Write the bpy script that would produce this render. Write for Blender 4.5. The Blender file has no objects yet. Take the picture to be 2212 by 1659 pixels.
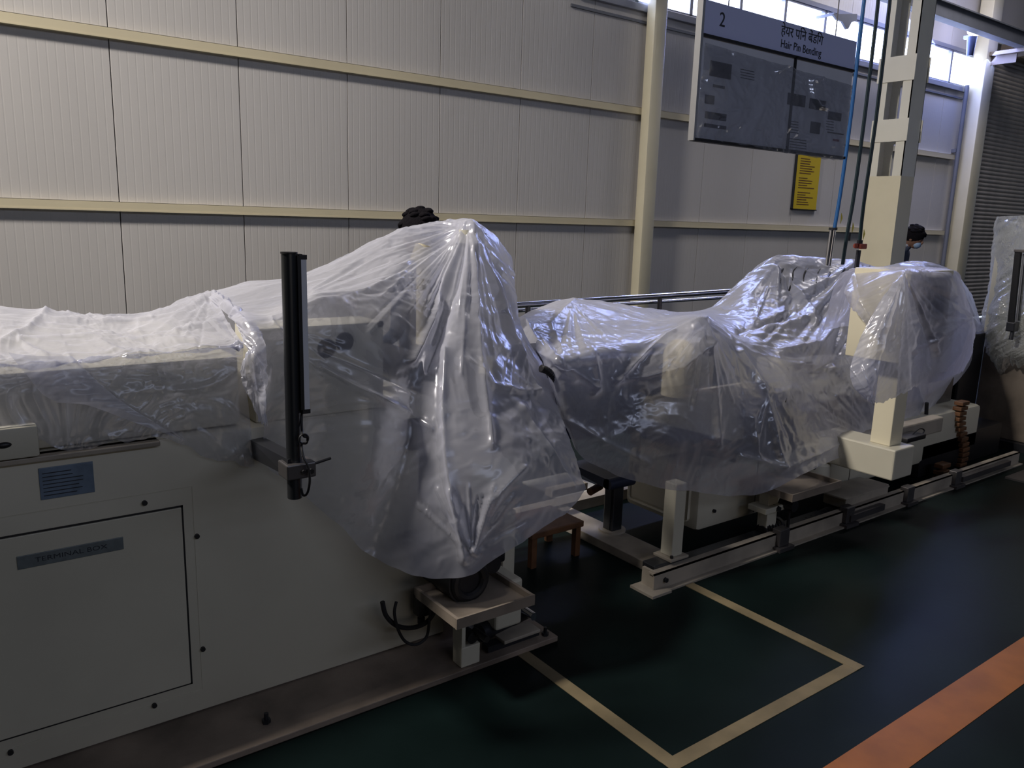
import bpy, bmesh, math, random
import numpy as np
from mathutils import Vector, Matrix
random.seed(7)
sc = bpy.context.scene
COL = sc.collection
PI = math.pi
# ------------------------------------------------------------------ camera
CAM = (0.0, 0.0, 1.6)
F_PX, YAW, PIT, ROL = 1724.27, 0.640435, 0.202308, 0.0307971
CX, CY = 1106.0, 829.5
def _axes():
    cy, sy = math.cos(YAW), math.sin(YAW)
    f = np.array([sy*math.cos(PIT), cy*math.cos(PIT), -math.sin(PIT)])
    r0 = np.array([cy, -sy, 0.0]); u0 = np.cross(r0, f)
    c, s = math.cos(ROL), math.sin(ROL)
    return f, c*r0+s*u0, -s*r0+c*u0
AF, AR, AU = _axes()
cam_d = bpy.data.cameras.new('camera'); cam = bpy.data.objects.new('camera', cam_d); COL.objects.link(cam)
cam_d.sensor_width = 36; cam_d.lens = F_PX/2212*36; cam_d.clip_start = .05; cam_d.clip_end = 200
cam.matrix_world = Matrix(((AR[0], AU[0], -AF[0], CAM[0]), (AR[1], AU[1], -AF[1], CAM[1]), (AR[2], AU[2], -AF[2], CAM[2]), (0, 0, 0, 1)))
sc.camera = cam
def ray(x, y): return AF+AR*(x-CX)/F_PX+AU*(CY-y)/F_PX
def wy(x, y, Y):
    """Point where the sight line of a photo pixel meets the upright plane at depth Y."""
    d = ray(x, y); t = Y/d[1]; return np.array(CAM)+d*t
# ------------------------------------------------------------------ world, lights, exposure
w = bpy.data.worlds.new('overcast_sky'); sc.world = w; w.use_nodes = True
bg = w.node_tree.nodes['Background']; bg.inputs[0].default_value = (.72, .80, 1.0, 1); bg.inputs[1].default_value = 9.0
def area(name, loc, target, sx, sy, power, color, spread=180):
    l = bpy.data.lights.new(name, 'AREA'); l.shape = 'RECTANGLE'; l.size = sx; l.size_y = sy; l.energy = power; l.color = color
    l.spread = math.radians(spread)
    o = bpy.data.objects.new(name, l); COL.objects.link(o); o.location = loc
    o.rotation_euler = (Vector(target)-Vector(loc)).to_track_quat('-Z', 'Y').to_euler(); return o
area('roof_light_left', (-3.0, 4.0, 6.9), (2.2, 4.9, .8), .9, .9, 300, (1.0, .93, .86), 115)
area('daylight_ribbon_windows', (10.3, 7.9, 4.9), (9.0, 3.0, 1.2), 10.5, 1.0, 820, (.33, .42, 1.0))
area('cool_front_fill', (5.0, -8.6, 6.3), (6.0, 5.0, 2.5), 14, .9, 190, (.68, .76, 1.0))  # unseen bluish fill, added to lift the upper wall and machine fronts
area('warm_front_fill', (1.0, -8.6, 2.0), (2.0, 3.0, 1.6), 5, 3.2, 26, (1.0, .86, .72))  # warm fill added to brighten front faces; no real opening stands there
area('right_wall_fill', (11.5, 5.0, 7.2), (12.0, 7.2, 3.0), 2.4, 1.0, 125, (.98, .93, .95), 160)  # unseen lamp added to brighten the wall right of the column
sc.view_settings.view_transform = 'Standard'; sc.view_settings.look = 'None'
sc.view_settings.gamma = 1; sc.view_settings.use_curve_mapping = False
sc.view_settings.exposure = 0.0
# ------------------------------------------------------------------ materials
MAT = {}
def pm(name, col, rough=.5, metal=0., var=.0, vscale=3., bump=0., bscale=60., col2=None, spec=.5, coat=0., stretch=(1, 1, 1)):
    m = bpy.data.materials.new(name); m.use_nodes = True; nt = m.node_tree; N = nt.nodes; L = nt.links
    b = N['Principled BSDF']
    b.inputs['Base Color'].default_value = (*col, 1); b.inputs['Roughness'].default_value = rough
    b.inputs['Metallic'].default_value = metal; b.inputs['Specular IOR Level'].default_value = spec
    b.inputs['Coat Weight'].default_value = coat
    tc = N.new('ShaderNodeTexCoord'); mp = N.new('ShaderNodeMapping'); L.new(tc.outputs['Object'], mp.inputs[0])
    mp.inputs['Scale'].default_value = stretch
    if var > 0 or col2:
        n = N.new('ShaderNodeTexNoise'); n.inputs['Scale'].default_value = vscale; n.inputs['Detail'].default_value = 5
        L.new(mp.outputs[0], n.inputs['Vector'])
        r = N.new('ShaderNodeValToRGB'); L.new(n.outputs[0], r.inputs[0])
        c2 = col2 or tuple(c*(1-var) for c in col)
        r.color_ramp.elements[0].position = .35; r.color_ramp.elements[1].position = .62
        r.color_ramp.elements[0].color = (*c2, 1); r.color_ramp.elements[1].color = (*col, 1)
        L.new(r.outputs[0], b.inputs['Base Color'])
    if bump > 0:
        n2 = N.new('ShaderNodeTexNoise'); n2.inputs['Scale'].default_value = bscale; L.new(mp.outputs[0], n2.inputs['Vector'])
        bp = N.new('ShaderNodeBump'); bp.inputs['Strength'].default_value = bump; bp.inputs['Distance'].default_value = .01
        L.new(n2.outputs[0], bp.inputs['Height']); L.new(bp.outputs[0], b.inputs['Normal'])
    MAT[name] = m; return m
pm('cream_paint', (.60, .57, .46), .45, var=.10, vscale=2.2)
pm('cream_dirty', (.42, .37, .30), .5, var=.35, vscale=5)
pm('beige_plate', (.30, .24, .19), .55, var=.55, vscale=3.5, bump=.2)
pm('girt_paint', (.66, .59, .41), .5, var=.08, vscale=1.5)
pm('column_paint', (.76, .70, .52), .35, var=.06)
pm('pale_column', (.78, .76, .66), .4, var=.06)
pm('dark_metal', (.045, .047, .055), .38, .6, var=.2)
pm('gun_metal', (.09, .095, .105), .3, .8)
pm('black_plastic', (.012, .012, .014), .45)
pm('rubber', (.015, .015, .017), .6)
pm('dark_blue_metal', (.04, .05, .09), .4, .3)
pm('chrome', (.75, .75, .78), .15, 1.)
pm('aluminium', (.55, .56, .58), .35, .9)
pm('steel', (.16, .15, .15), .4, .6, var=.3)
pm('label_blue', (.16, .22, .30), .4, var=.25, vscale=30)
pm('label_grey', (.17, .20, .21), .4, .2, var=.2, vscale=40)
pm('ink', (.02, .025, .035), .5)
pm('hose_blue', (.012, .10, .30), .35)
pm('hose_green', (.012, .035, .045), .35)
pm('valve_red', (.30, .05, .03), .5)
pm('yellow_tape', (.75, .62, .08), .5)
pm('notice_yellow', (.56, .41, .02), .6)
pm('pic_dark', (.07, .07, .09), .5, var=.6, vscale=18)
pm('pic_red', (.22, .05, .07), .5)
pm('board_header', (.56, .61, .90), .35)
pm('board_panel', (.66, .68, .76), .3, var=.1)
pm('orange_paint', (.36, .12, .015), .5, var=.25, vscale=6)
pm('tape_cream', (.22, .175, .10), .55, var=.25, vscale=9)
pm('rust_orange', (.15, .065, .025), .6, var=.4, vscale=12)
pm('skin', (.22, .12, .08), .55)
pm('hair', (.008, .007, .009), .95, bump=.5, bscale=120, spec=.1)
pm('shirt_blue', (.20, .24, .36), .8, var=.1, vscale=8)
pm('bar_grey', (.74, .76, .82), .4)
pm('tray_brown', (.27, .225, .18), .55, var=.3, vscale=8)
pm('shirt_dark', (.06, .075, .12), .8, var=.2, vscale=8)
pm('navy_cloth', (.02, .028, .05), .8)
pm('mask_blue', (.30, .42, .60), .7)
pm('collar_light', (.45, .47, .55), .7)
pm('shoe_black', (.015, .015, .015), .4)
pm('seam_rubber', (.10, .09, .08), .8)
pm('girder_paint', (.16, .17, .20), .55, var=.15)
pm('shutter', (.46, .42, .37), .5, .0, var=.2)
pm('dark_wall', (.10, .10, .10), .7)
pm('upper_wall', (.45, .43, .38), .6, var=.1)
pm('ceiling_sheet', (.12, .12, .13), .6)
pm('window_frame', (.30, .31, .36), .4, .4)
pm('wood_grey', (.2, .16, .12), .7)
# floor: dark green epoxy, scuffed
m = pm('floor_epoxy', (.006, .013, .0125), .4, var=.45, vscale=1.4, bump=.02, bscale=30, spec=.07)
# corrugated wall sheet: fine vertical ribs as relief
def wall_mat(name, col):
    m = pm(name, col, .42, var=.10, vscale=.6, stretch=(1, 1, .25)); nt = m.node_tree; N = nt.nodes; L = nt.links; b = N['Principled BSDF']
    tc = N.new('ShaderNodeTexCoord'); wv = N.new('ShaderNodeTexWave'); wv.bands_direction = 'X'; wv.inputs['Scale'].default_value = 3.14/ .62
    L.new(tc.outputs['Object'], wv.inputs['Vector'])
    r = N.new('ShaderNodeValToRGB'); r.color_ramp.elements[0].position = .0; r.color_ramp.elements[1].position = .12; L.new(wv.outputs[0], r.inputs[0])
    bp = N.new('ShaderNodeBump'); bp.inputs['Strength'].default_value = .35; bp.inputs['Distance'].default_value = .002
    L.new(r.outputs[0], bp.inputs['Height']); L.new(bp.outputs[0], b.inputs['Normal'])
    return m
wall_mat('wall_sheet', (.56, .54, .52))
def film_mat(name, col, clear=.42, blur=.2, glossy=.14, bump=.35, scale=9., rough=.22, bubbles=False):
    m = bpy.data.materials.new(name); m.use_nodes = True; nt = m.node_tree; N = nt.nodes; L = nt.links
    N.remove(N['Principled BSDF']); out = N['Material Output']
    tc = N.new('ShaderNodeTexCoord')
    n = N.new('ShaderNodeTexNoise'); n.noise_type = 'RIDGED_MULTIFRACTAL'; n.inputs['Scale'].default_value = scale
    n.inputs['Detail'].default_value = 4; n.inputs['Distortion'].default_value = .6
    L.new(tc.outputs['Object'], n.inputs['Vector'])
    bp = N.new('ShaderNodeBump'); bp.inputs['Strength'].default_value = bump; bp.inputs['Distance'].default_value = .012
    L.new(n.outputs[0], bp.inputs['Height'])
    last = bp
    if bubbles:
        v = N.new('ShaderNodeTexVoronoi'); v.inputs['Scale'].default_value = 70; L.new(tc.outputs['Object'], v.inputs['Vector'])
        b2 = N.new('ShaderNodeBump'); b2.inputs['Strength'].default_value = .5; b2.inputs['Distance'].default_value = .006; b2.invert = True
        L.new(v.outputs['Distance'], b2.inputs['Height']); L.new(bp.outputs[0], b2.inputs['Normal']); last = b2
    def sh(t, **k):
        s = N.new(t)
        for a, v in k.items(): s.inputs[a].default_value = v
        if 'Normal' in s.inputs: L.new(last.outputs[0], s.inputs['Normal'])
        return s
    tr = sh('ShaderNodeBsdfTransparent', Color=(.93, .94, .97, 1))
    rf = sh('ShaderNodeBsdfRefraction', Color=(.93, .94, .97, 1), Roughness=.33, IOR=1.04)
    df = sh('ShaderNodeBsdfDiffuse', Color=(*col, 1)); tl = sh('ShaderNodeBsdfTranslucent', Color=(*col, 1))
    gl = sh('ShaderNodeBsdfAnisotropic', Color=(.95, .95, 1, 1), Roughness=rough)
    def mix(f, a, b):
        x = N.new('ShaderNodeMixShader')
        if isinstance(f, float): x.inputs[0].default_value = f
        else: L.new(f, x.inputs[0])
        L.new(a.outputs[0], x.inputs[1]); L.new(b.outputs[0], x.inputs[2]); return x
    see = mix(blur, tr, rf); milk = mix(.5, df, tl)
    # the film is milkier where it is seen edge-on (longer path through it)
    lw = N.new('ShaderNodeLayerWeight'); lw.inputs['Blend'].default_value = .40; L.new(last.outputs[0], lw.inputs['Normal'])
    mr = N.new('ShaderNodeMapRange'); L.new(lw.outputs['Facing'], mr.inputs[0]); mr.inputs[4].default_value = .97
    at = N.new('ShaderNodeAttribute'); at.attribute_name = 'layers'        # single film or several layers lying on each other
    ly = N.new('ShaderNodeMapRange'); L.new(at.outputs['Fac'], ly.inputs[0]); ly.inputs[3].default_value = 1-clear; ly.inputs[4].default_value = min(.9, (1-clear)*3.8)
    L.new(ly.outputs[0], mr.inputs[3])
    body = mix(mr.outputs[0], see, milk)
    fr = N.new('ShaderNodeMapRange'); L.new(lw.outputs['Fresnel'], fr.inputs[0]); fr.inputs[3].default_value = glossy*.5; fr.inputs[4].default_value = glossy*2.2
    L.new(mix(fr.outputs[0], body, gl).outputs[0], out.inputs[0])
    MAT[name] = m; return m
film_mat('film', (.84, .85, .95), clear=.84, blur=.13, glossy=.10, bump=.42, scale=15, rough=.24)
film_mat('film_thin', (.80, .80, .93), clear=.78, blur=.25, glossy=.06, bump=.16, scale=9)
film_mat('bubble_film', (.82, .86, .84), clear=.40, blur=.2, glossy=.2, bubbles=True, bump=.8, scale=14, rough=.15)
film_mat('clear_sheet', (.5, .52, .56), clear=.97, blur=.02, glossy=.15, rough=.12, bump=.25, scale=5)
def glass_mat():
    m = bpy.data.materials.new('glass'); m.use_nodes = True; nt = m.node_tree; N = nt.nodes; L = nt.links
    N.remove(N['Principled BSDF'])
    a = N.new('ShaderNodeBsdfTransparent'); a.inputs[0].default_value = (.93, .95, 1, 1); b = N.new('ShaderNodeBsdfGlossy'); b.inputs['Roughness'].default_value = .05
    x = N.new('ShaderNodeMixShader'); x.inputs[0].default_value = .06
    L.new(a.outputs[0], x.inputs[1]); L.new(b.outputs[0], x.inputs[2]); L.new(x.outputs[0], N['Material Output'].inputs[0]); MAT['glass'] = m
glass_mat()
def emit_mat(name, col, s):
    m = bpy.data.materials.new(name); m.use_nodes = True; b = m.node_tree.nodes['Principled BSDF']
    b.inputs['Emission Color'].default_value = (*col, 1); b.inputs['Emission Strength'].default_value = s; MAT[name] = m
emit_mat('lamp_glow', (1, .8, .45), 6)
# ------------------------------------------------------------------ geometry helpers
class MB:
    """Collects shapes in world coordinates, then links them as one mesh object."""
    def __init__(s): s.bm = bmesh.new()
    def box(s, x0, x1, y0, y1, z0, z1, bev=0., M=None):
        r = bmesh.ops.create_cube(s.bm, size=1); vs = r['verts']
        for v in vs: v.co = Vector(((v.co.x+.5)*(x1-x0)+x0, (v.co.y+.5)*(y1-y0)+y0, (v.co.z+.5)*(z1-z0)+z0))
        if bev > 0:
            es = {e for v in vs for e in v.link_edges}
            q = bmesh.ops.bevel(s.bm, geom=list(es), offset=bev, segments=2, affect='EDGES', profile=.5)
            vs = list({v for f in q['faces'] for v in f.verts} | {v for v in vs if v.is_valid})
        if M is not None: bmesh.ops.transform(s.bm, matrix=M, verts=vs)
        return s
    def cyl(s, a, b, r, r2=None, n=24, caps=True):
        a = Vector(a); b = Vector(b); d = b-a; M = Matrix.Translation((a+b)/2) @ d.to_track_quat('Z', 'Y').to_matrix().to_4x4()
        bmesh.ops.create_cone(s.bm, cap_ends=caps, segments=n, radius1=r, radius2=r if r2 is None else r2, depth=d.length, matrix=M); return s
    def sph(s, c, r, sc=(1, 1, 1), n=16, M=None):
        m = Matrix.Translation(Vector(c)) @ (M or Matrix()) @ Matrix.Diagonal((*[r*k for k in sc], 1))
        bmesh.ops.create_uvsphere(s.bm, u_segments=n, v_segments=max(6, n*2//3), radius=1, matrix=m); return s
    def tube(s, pts, r, n=10, smooth=6, closed=False, rib=0., ribn=0):
        P = [Vector(p) for p in pts]
        if smooth and len(P) > 2:
            Q = []
            for i in range(len(P)-1):
                p0 = P[max(0, i-1)]; p1 = P[i]; p2 = P[i+1]; p3 = P[min(len(P)-1, i+2)]
                for k in range(smooth):
                    t = k/smooth; Q.append(.5*((2*p1)+(p2-p0)*t+(2*p0-5*p1+4*p2-p3)*t*t+(3*p1-p0-3*p2+p3)*t**3))
            Q.append(P[-1]); P = Q
        if ribn:
            Q = []
            for i in range(len(P)-1):
                for k in range(ribn): Q.append(P[i].lerp(P[i+1], k/ribn))
            Q.append(P[-1]); P = Q
        rings = []; ref = None
        for i, p in enumerate(P):
            t = (P[min(i+1, len(P)-1)]-P[max(i-1, 0)]).normalized()
            if ref is None: ref = t.orthogonal().normalized()
            ref = (ref-t*ref.dot(t)).normalized(); bi = t.cross(ref)
            rr = r*(1+(rib if i % 2 else 0))
            rings.append([s.bm.verts.new(p+(ref*math.cos(2*PI*k/n)+bi*math.sin(2*PI*k/n))*rr) for k in range(n)])
        for a, b in zip(rings, rings[1:]):
            for k in range(n): s.bm.faces.new((a[k], a[(k+1) % n], b[(k+1) % n], b[k]))
        s.bm.faces.new(rings[0][::-1]); s.bm.faces.new(rings[-1]); return s
    def poly(s, pts, h):
        """prism: outline pts (3-D, planar) pushed along vector h"""
        a = [s.bm.verts.new(p) for p in pts]; b = [s.bm.verts.new(Vector(p)+Vector(h)) for p in pts]; n = len(a)
        s.bm.faces.new(a); s.bm.faces.new(b[::-1])
        for i in range(n): s.bm.faces.new((a[i], b[i], b[(i+1) % n], a[(i+1) % n]))
        return s
    def torus(s, c, R, r, axis='Y', n=32, k=10, a0=0, a1=2*PI):
        pts = []
        for i in range(n+1):
            a = a0+(a1-a0)*i/n; u, v = R*math.cos(a), R*math.sin(a)
            pts.append({'Y': (c[0]+u, c[1], c[2]+v), 'X': (c[0], c[1]+u, c[2]+v), 'Z': (c[0]+u, c[1]+v, c[2])}[axis])
        return s.tube(pts, r, k, smooth=0)
    def build(s, name, mat, parent=None, smooth=False, origin=None):
        bmesh.ops.recalc_face_normals(s.bm, faces=s.bm.faces)
        o0 = wloc(parent) if parent else Vector(origin or (0, 0, 0))
        bmesh.ops.translate(s.bm, vec=-o0, verts=s.bm.verts)
        me = bpy.data.meshes.new(name); s.bm.to_mesh(me); s.bm.free()
        if mat: me.materials.append(MAT[mat])
        if smooth: sharpen(me)
        o = bpy.data.objects.new(name, me); COL.objects.link(o)
        if parent: o.parent = parent
        else: o.location = o0
        return o
def sharpen(me, ang=35):
    me.shade_smooth(); bm = bmesh.new(); bm.from_mesh(me)
    for e in bm.edges:
        if len(e.link_faces) == 2 and e.calc_face_angle(0) > math.radians(ang): e.smooth = False
    bm.to_mesh(me); bm.free()
def wloc(o):
    v = Vector(o.location)
    while o.parent: o = o.parent; v = v+o.location
    return v
def thing(name, label, cat, loc, group=None):
    o = bpy.data.objects.new(name, None); COL.objects.link(o); o.location = loc; o.empty_display_size = .1
    return tag(o, label, cat, group)
def tag(o, label, cat, group=None):
    o['label'] = label; o['category'] = cat
    if group: o['group'] = group
    return o
def struct(o): o['kind'] = 'structure'; return o
def sempty(name, loc=(0, 0, 0)):
    o = bpy.data.objects.new(name, None); COL.objects.link(o); o.location = loc; return struct(o)
def bx(name, dims, mat, parent=None, bev=0., smooth=False): return MB().box(*dims, bev=bev).build(name, mat, parent, smooth)
def text(name, body, size, loc, rot, mat, parent, ext=.0008, align='CENTER', sx=1.0):
    c = bpy.data.curves.new('t', 'FONT'); c.body = body; c.size = size; c.extrude = ext; c.align_x = align; c.align_y = 'CENTER'
    t = bpy.data.objects.new('t', c); COL.objects.link(t); t.matrix_world = Matrix.LocRotScale(Vector(loc), rot, Vector((sx, 1, 1)))
    dg = bpy.context.evaluated_depsgraph_get(); dg.update(); me = bpy.data.meshes.new_from_object(t.evaluated_get(dg)); me.name = name
    me.transform(t.matrix_world); me.transform(Matrix.Translation(-wloc(parent))); bpy.data.objects.remove(t)
    me.materials.clear(); me.materials.append(MAT[mat])
    o = bpy.data.objects.new(name, me); COL.objects.link(o); o.parent = parent; return o
# ------------------------------------------------------------------ film builder
FILM = {}
def on_film(px, py, off):
    """point on the film last built, seen at a photo pixel, moved back below it by off"""
    X, Y, G2, Nn = FILM['last']; k = np.argmin((X-px)**2+(Y-py)**2+1e3*np.clip(G2[..., 1]-3.44, 0, 1)); i, j = divmod(int(k), X.shape[1]); return G2[i, j]-Nn[i, j]*off
def cr(P, n, ten=.5):
    """Catmull-Rom through the rows of P (k,...,3), n samples"""
    P = np.asarray(P, float); k = len(P); out = []
    for t in np.linspace(0, k-1, n):
        i = min(int(t), k-2); u = t-i
        p1, p2 = P[i], P[i+1]; p0 = P[i-1] if i > 0 else 2*p1-p2; p3 = P[i+2] if i+2 < k else 2*p2-p1
        m1 = (p2-p0)*ten; m2 = (p3-p1)*ten
        out.append((2*u**3-3*u**2+1)*p1+(u**3-2*u**2+u)*m1+(-2*u**3+3*u**2)*p2+(u**3-u**2)*m2)
    return np.array(out)
def vnoise(x, y, seed):
    rs = np.random.RandomState(seed); G = rs.rand(64, 64); xi = np.floor(x).astype(int); yi = np.floor(y).astype(int)
    fx = x-xi; fy = y-yi; fx = fx*fx*(3-2*fx); fy = fy*fy*(3-2*fy)
    g = lambda a, b: G[a % 64, b % 64]
    return (g(xi, yi)*(1-fx)+g(xi+1, yi)*fx)*(1-fy)+(g(xi, yi+1)*(1-fx)+g(xi+1, yi+1)*fx)*fy
def project(P):
    d = P-np.array(CAM); z = d@AF; return CX+F_PX*(d@AR)/z, CY-F_PX*(d@AU)/z
def film(name, parent, cols, nu=200, nv=200, folds=(), rays=(), crumple=.006, cs=6., mat='film', back=True, seed=1, ten=.42, hem=.02, label=None, layers=(0, 0)):
    """cols[u][v] = (px, py, Y): anchor points of the sheet, at their own depth. folds: (px polyline, width, height)."""
    A = np.array([[wy(*p) for p in c] for c in cols])
    if back:      # the sheet goes on over the far side and hangs down there
        b1 = A[:, :1]+np.array([0, .10, -.04]); b2 = A[:, :1]+np.array([0, .16, -.34])
        A = np.concatenate([b2, b1, A], 1)
    G = cr(A, nu, ten); G = np.swapaxes(cr(np.swapaxes(G, 0, 1), nv, ten), 0, 1)
    du = np.gradient(G, axis=0); dv = np.gradient(G, axis=1); Nn = np.cross(du, dv); Nn /= np.linalg.norm(Nn, axis=2, keepdims=True)+1e-9
    s = np.sign(((G-np.array(CAM))*Nn).sum(2, keepdims=True)); Nn *= -s
    X, Y = project(G.reshape(-1, 3)); X = X.reshape(nu, nv); Y = Y.reshape(nu, nv); D = np.zeros((nu, nv))
    def seg(x0, y0, x1, y1, w, h, sharp=1.2):
        L2 = (x1-x0)**2+(y1-y0)**2; t = np.clip(((X-x0)*(x1-x0)+(Y-y0)*(y1-y0))/L2, 0, 1)
        d = np.hypot(X-(x0+t*(x1-x0)), Y-(y0+t*(y1-y0)))/w
        return h*np.exp(-d**sharp)
    for f in folds:
        pts, wd, h = f; best = np.zeros_like(D)
        for (a, b) in zip(pts, pts[1:]):
            q = seg(*a, *b, wd, 1.0); best = np.maximum(best, q)
        D += best*h
    rs = random.Random(seed)
    for (ox, oy, a0, a1, ln, cnt, wd, h) in rays:       # gathers fanning out from a tight point
        for k in range(cnt):
            a = math.radians(a0+(a1-a0)*(k+rs.uniform(.1, .9))/cnt); l = ln*rs.uniform(.45, 1); r0 = rs.uniform(.02, .15)*ln
            D += seg(ox+math.cos(a)*r0, oy+math.sin(a)*r0, ox+math.cos(a)*l, oy+math.sin(a)*l, wd*rs.uniform(.6, 1.4), h*rs.choice((-1, 1))*rs.uniform(.5, 1))
    UU, VV = np.meshgrid(np.linspace(0, 1, nu), np.linspace(0, 1, nv), indexing='ij')
    G[..., 2] += np.clip((VV-.88)/.12, 0, 1)*(vnoise(UU*17, UU*0+.3, seed+40)+.6*vnoise(UU*37, UU*0+.7, seed+41)-.8)*hem
    P = G
    qx, qy = P[..., 0]*cs, (P[..., 1]+P[..., 2]*1.3)*cs
    wx = qx+1.5*vnoise(qx*.7, qy*.7, seed+5); wyy = qy+1.5*vnoise(qx*.7+9, qy*.7, seed+6)
    for o, a in ((1, 1), (2.1, .5), (4.3, .28), (8.7, .13)):
        n = vnoise(wx*o, wyy*o, seed+int(o*10)); D += crumple*a*(1-abs(2*n-1)*2)*1.3
    G2 = G+Nn*D[..., None]
    o0 = np.array(wloc(parent))
    V = (G2.reshape(-1, 3)-o0).tolist()
    Fc = [(i*nv+j, (i+1)*nv+j, (i+1)*nv+j+1, i*nv+j+1) for i in range(nu-1) for j in range(nv-1)]
    me = bpy.data.meshes.new(name); me.from_pydata(V, [], Fc); me.materials.append(MAT[mat]); me.shade_smooth()
    la = me.attributes.new('layers', 'FLOAT', 'POINT'); la.data.foreach_set('value', np.interp(UU.ravel(), np.linspace(0, 1, len(layers)), layers).astype(np.float32))
    FILM['last'] = (X, Y, G2, Nn)
    o = bpy.data.objects.new(name, me); COL.objects.link(o); o.parent = parent
    if label: o['label'] = label
    return o
# ================================================================== STRUCTURE
WY = 7.2
# floor
MB().box(-9, 22, -9, 7.6, -.1, 0).build('floor', 'floor_epoxy')['kind'] = 'structure'
MB().box(-9, 22, -9, 7.6, 7.6, 7.7).build('ceiling', 'ceiling_sheet')['kind'] = 'structure'
MB().box(-9.1, -9, -9, 7.6, 0, 7.6).build('wall_left', 'dark_wall')['kind'] = 'structure'
MB().box(22, 22.1, -9, 7.6, 0, 7.6).build('wall_right', 'dark_wall')['kind'] = 'structure'
MB().box(-9, 22, -9.1, -9, 0, 7.6).build('wall_front', 'dark_wall')['kind'] = 'structure'
# back wall of metre-wide sandwich panels, recessed joints
wb = sempty('wall_back', (0, WY, 0))
def panel(x0, x1, z0, z1):
    return MB().box(x0+.0035, x1-.0035, WY, WY+.05, z0, z1, bev=.002).build('panel', 'wall_sheet', wb)
WINS = (6.05, 15.36); WZ0, WZ1 = 4.12, 4.62
edges = [1.36+k for k in range(-10, 14)]
for a in edges:
    b = a+1
    if b <= 6.05: panel(a, b, 0, 7.6)
    else:
        if b > 15.4: b = 15.42
        panel(a, b, 0, WZ0-.02); panel(a, b, WZ1+.02, 7.6)
MB().box(-9, 15.42, WY+.045, WY+.06, 0, WZ0-.03).box(-9, 6.04, WY+.045, WY+.06, 0, 7.6).box(-9, 22, WY+.045, WY+.06, WZ1+.03, 7.6).build('backing', 'seam_rubber', wb)
MB().box(15.42, 22, WY+.0, WY+.04, 5.0, 7.6).build('panel', 'wall_sheet', wb)
for k, (z0, z1) in enumerate(((2.88, 2.96), (1.575, 1.65))):
    g = MB()
    g.box(-9, 14.9, WY-.055, WY-.052, z0, z1).box(-9, 14.9, WY-.055, WY, z1-.003, z1).box(-9, 14.9, WY-.055, WY, z0, z0+.003).box(-9, 14.9, WY-.058, WY-.055, z0, z0+.012)
    struct(g.build('trim_%d' % (k+1), 'girt_paint'))
struct(MB().box(6.05, 15.36, WY-.05, WY, WZ0-.10, WZ0-.02, bev=.004).box(6.05, 15.36, WY-.03, WY, WZ1+.02, WZ1+.08).build('trim_3', 'window_frame'))
struct(MB().box(6.0, 15.0, WY-.02, WY, 3.9, 3.93).build('trim_4', 'girder_paint'))
xs = [6.05, 6.98, 7.91, 8.84, 9.77, 10.70, 11.63, 12.56, 13.49, 14.42, 15.36]
for i, (a, b) in enumerate(zip(xs, xs[1:])):
    o = sempty('window_%d' % (i+1), ((a+b)/2, WY, WZ0)); t = .028
    MB().box(a, a+t, WY-.02, WY+.05, WZ0-.02, WZ1+.02, bev=.004).box(b-t, b, WY-.02, WY+.05, WZ0-.02, WZ1+.02, bev=.004).box(a, b, WY-.02, WY+.05, WZ0-.02, WZ0+.01).box(a, b, WY-.02, WY+.05, WZ1-.01, WZ1+.02).build('window_frame', 'window_frame', o)
    MB().box(a+t, b-t, WY+.02, WY+.026, WZ0, WZ1).build('pane', 'glass', o)
# wall columns: I-sections in front of the cladding
def icol(name, x, y, wdt, dep, z1, label, mat='column_paint'):
    m = MB().box(x, x+wdt, y, y+dep, 0, z1, bev=.035)
    o = m.build(name, mat, None, True, origin=(x+wdt/2, y+dep/2, 0)); return tag(o, label, 'column')
icol('wall_column', 7.09, 6.98, .215, .15, 7.6, 'cream steel wall column behind the draped machines, left of the hanging board')
icol('wall_column', 15.04, 6.90, .36, .24, 7.6, 'cream steel wall column between the ribbon windows and the roller shutter')
o = MB().cyl((14.90, 7.1, 0), (14.90, 7.1, 4.12), .035).box(14.85, 14.95, 7.12, 7.2, 1.0, 1.06).box(14.85, 14.95, 7.12, 7.2, 3.0, 3.06).build('downpipe', 'girder_paint', None, True, (14.9, 7.1, 0))
tag(o, 'dark vertical pipe in the corner beside the far wall column', 'pipe')
# crane girder along the wall
g = thing('crane_girder', 'dark grey crane girder running high along the back wall', 'girder', (14, 6.4, 4.66))
MB().box(5, 22, 6.32, 6.48, 4.66, 4.68).box(5, 22, 6.32, 6.48, 4.87, 4.89).box(5, 22, 6.36, 6.40, 4.68, 4.87).build('beam', 'girder_paint', g)
MB().box(15.1, 15.5, 6.3, 6.9, 4.60, 4.66).box(15.2, 15.23, 6.5, 6.9, 4.46, 4.6).build('bracket', 'wood_grey', g)
P = [wy(x, y, 6.9) for x, y in ((1800, 30), (1808, 42), (1820, 47), (1829, 63), (1833, 62), (1840, 48), (1851, 44), (1852, 30))]
tag(MB().poly(P, (0, .03, 0)).box(P[0][0]+.05, P[0][0]+.09, 6.92, 7.2, P[0][2]+.0, P[0][2]+.03).build('hanger_bracket', 'girder_paint', None, False, tuple(P[0])), 'small pointed bracket hanging in front of a ribbon window', 'bracket')
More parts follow.
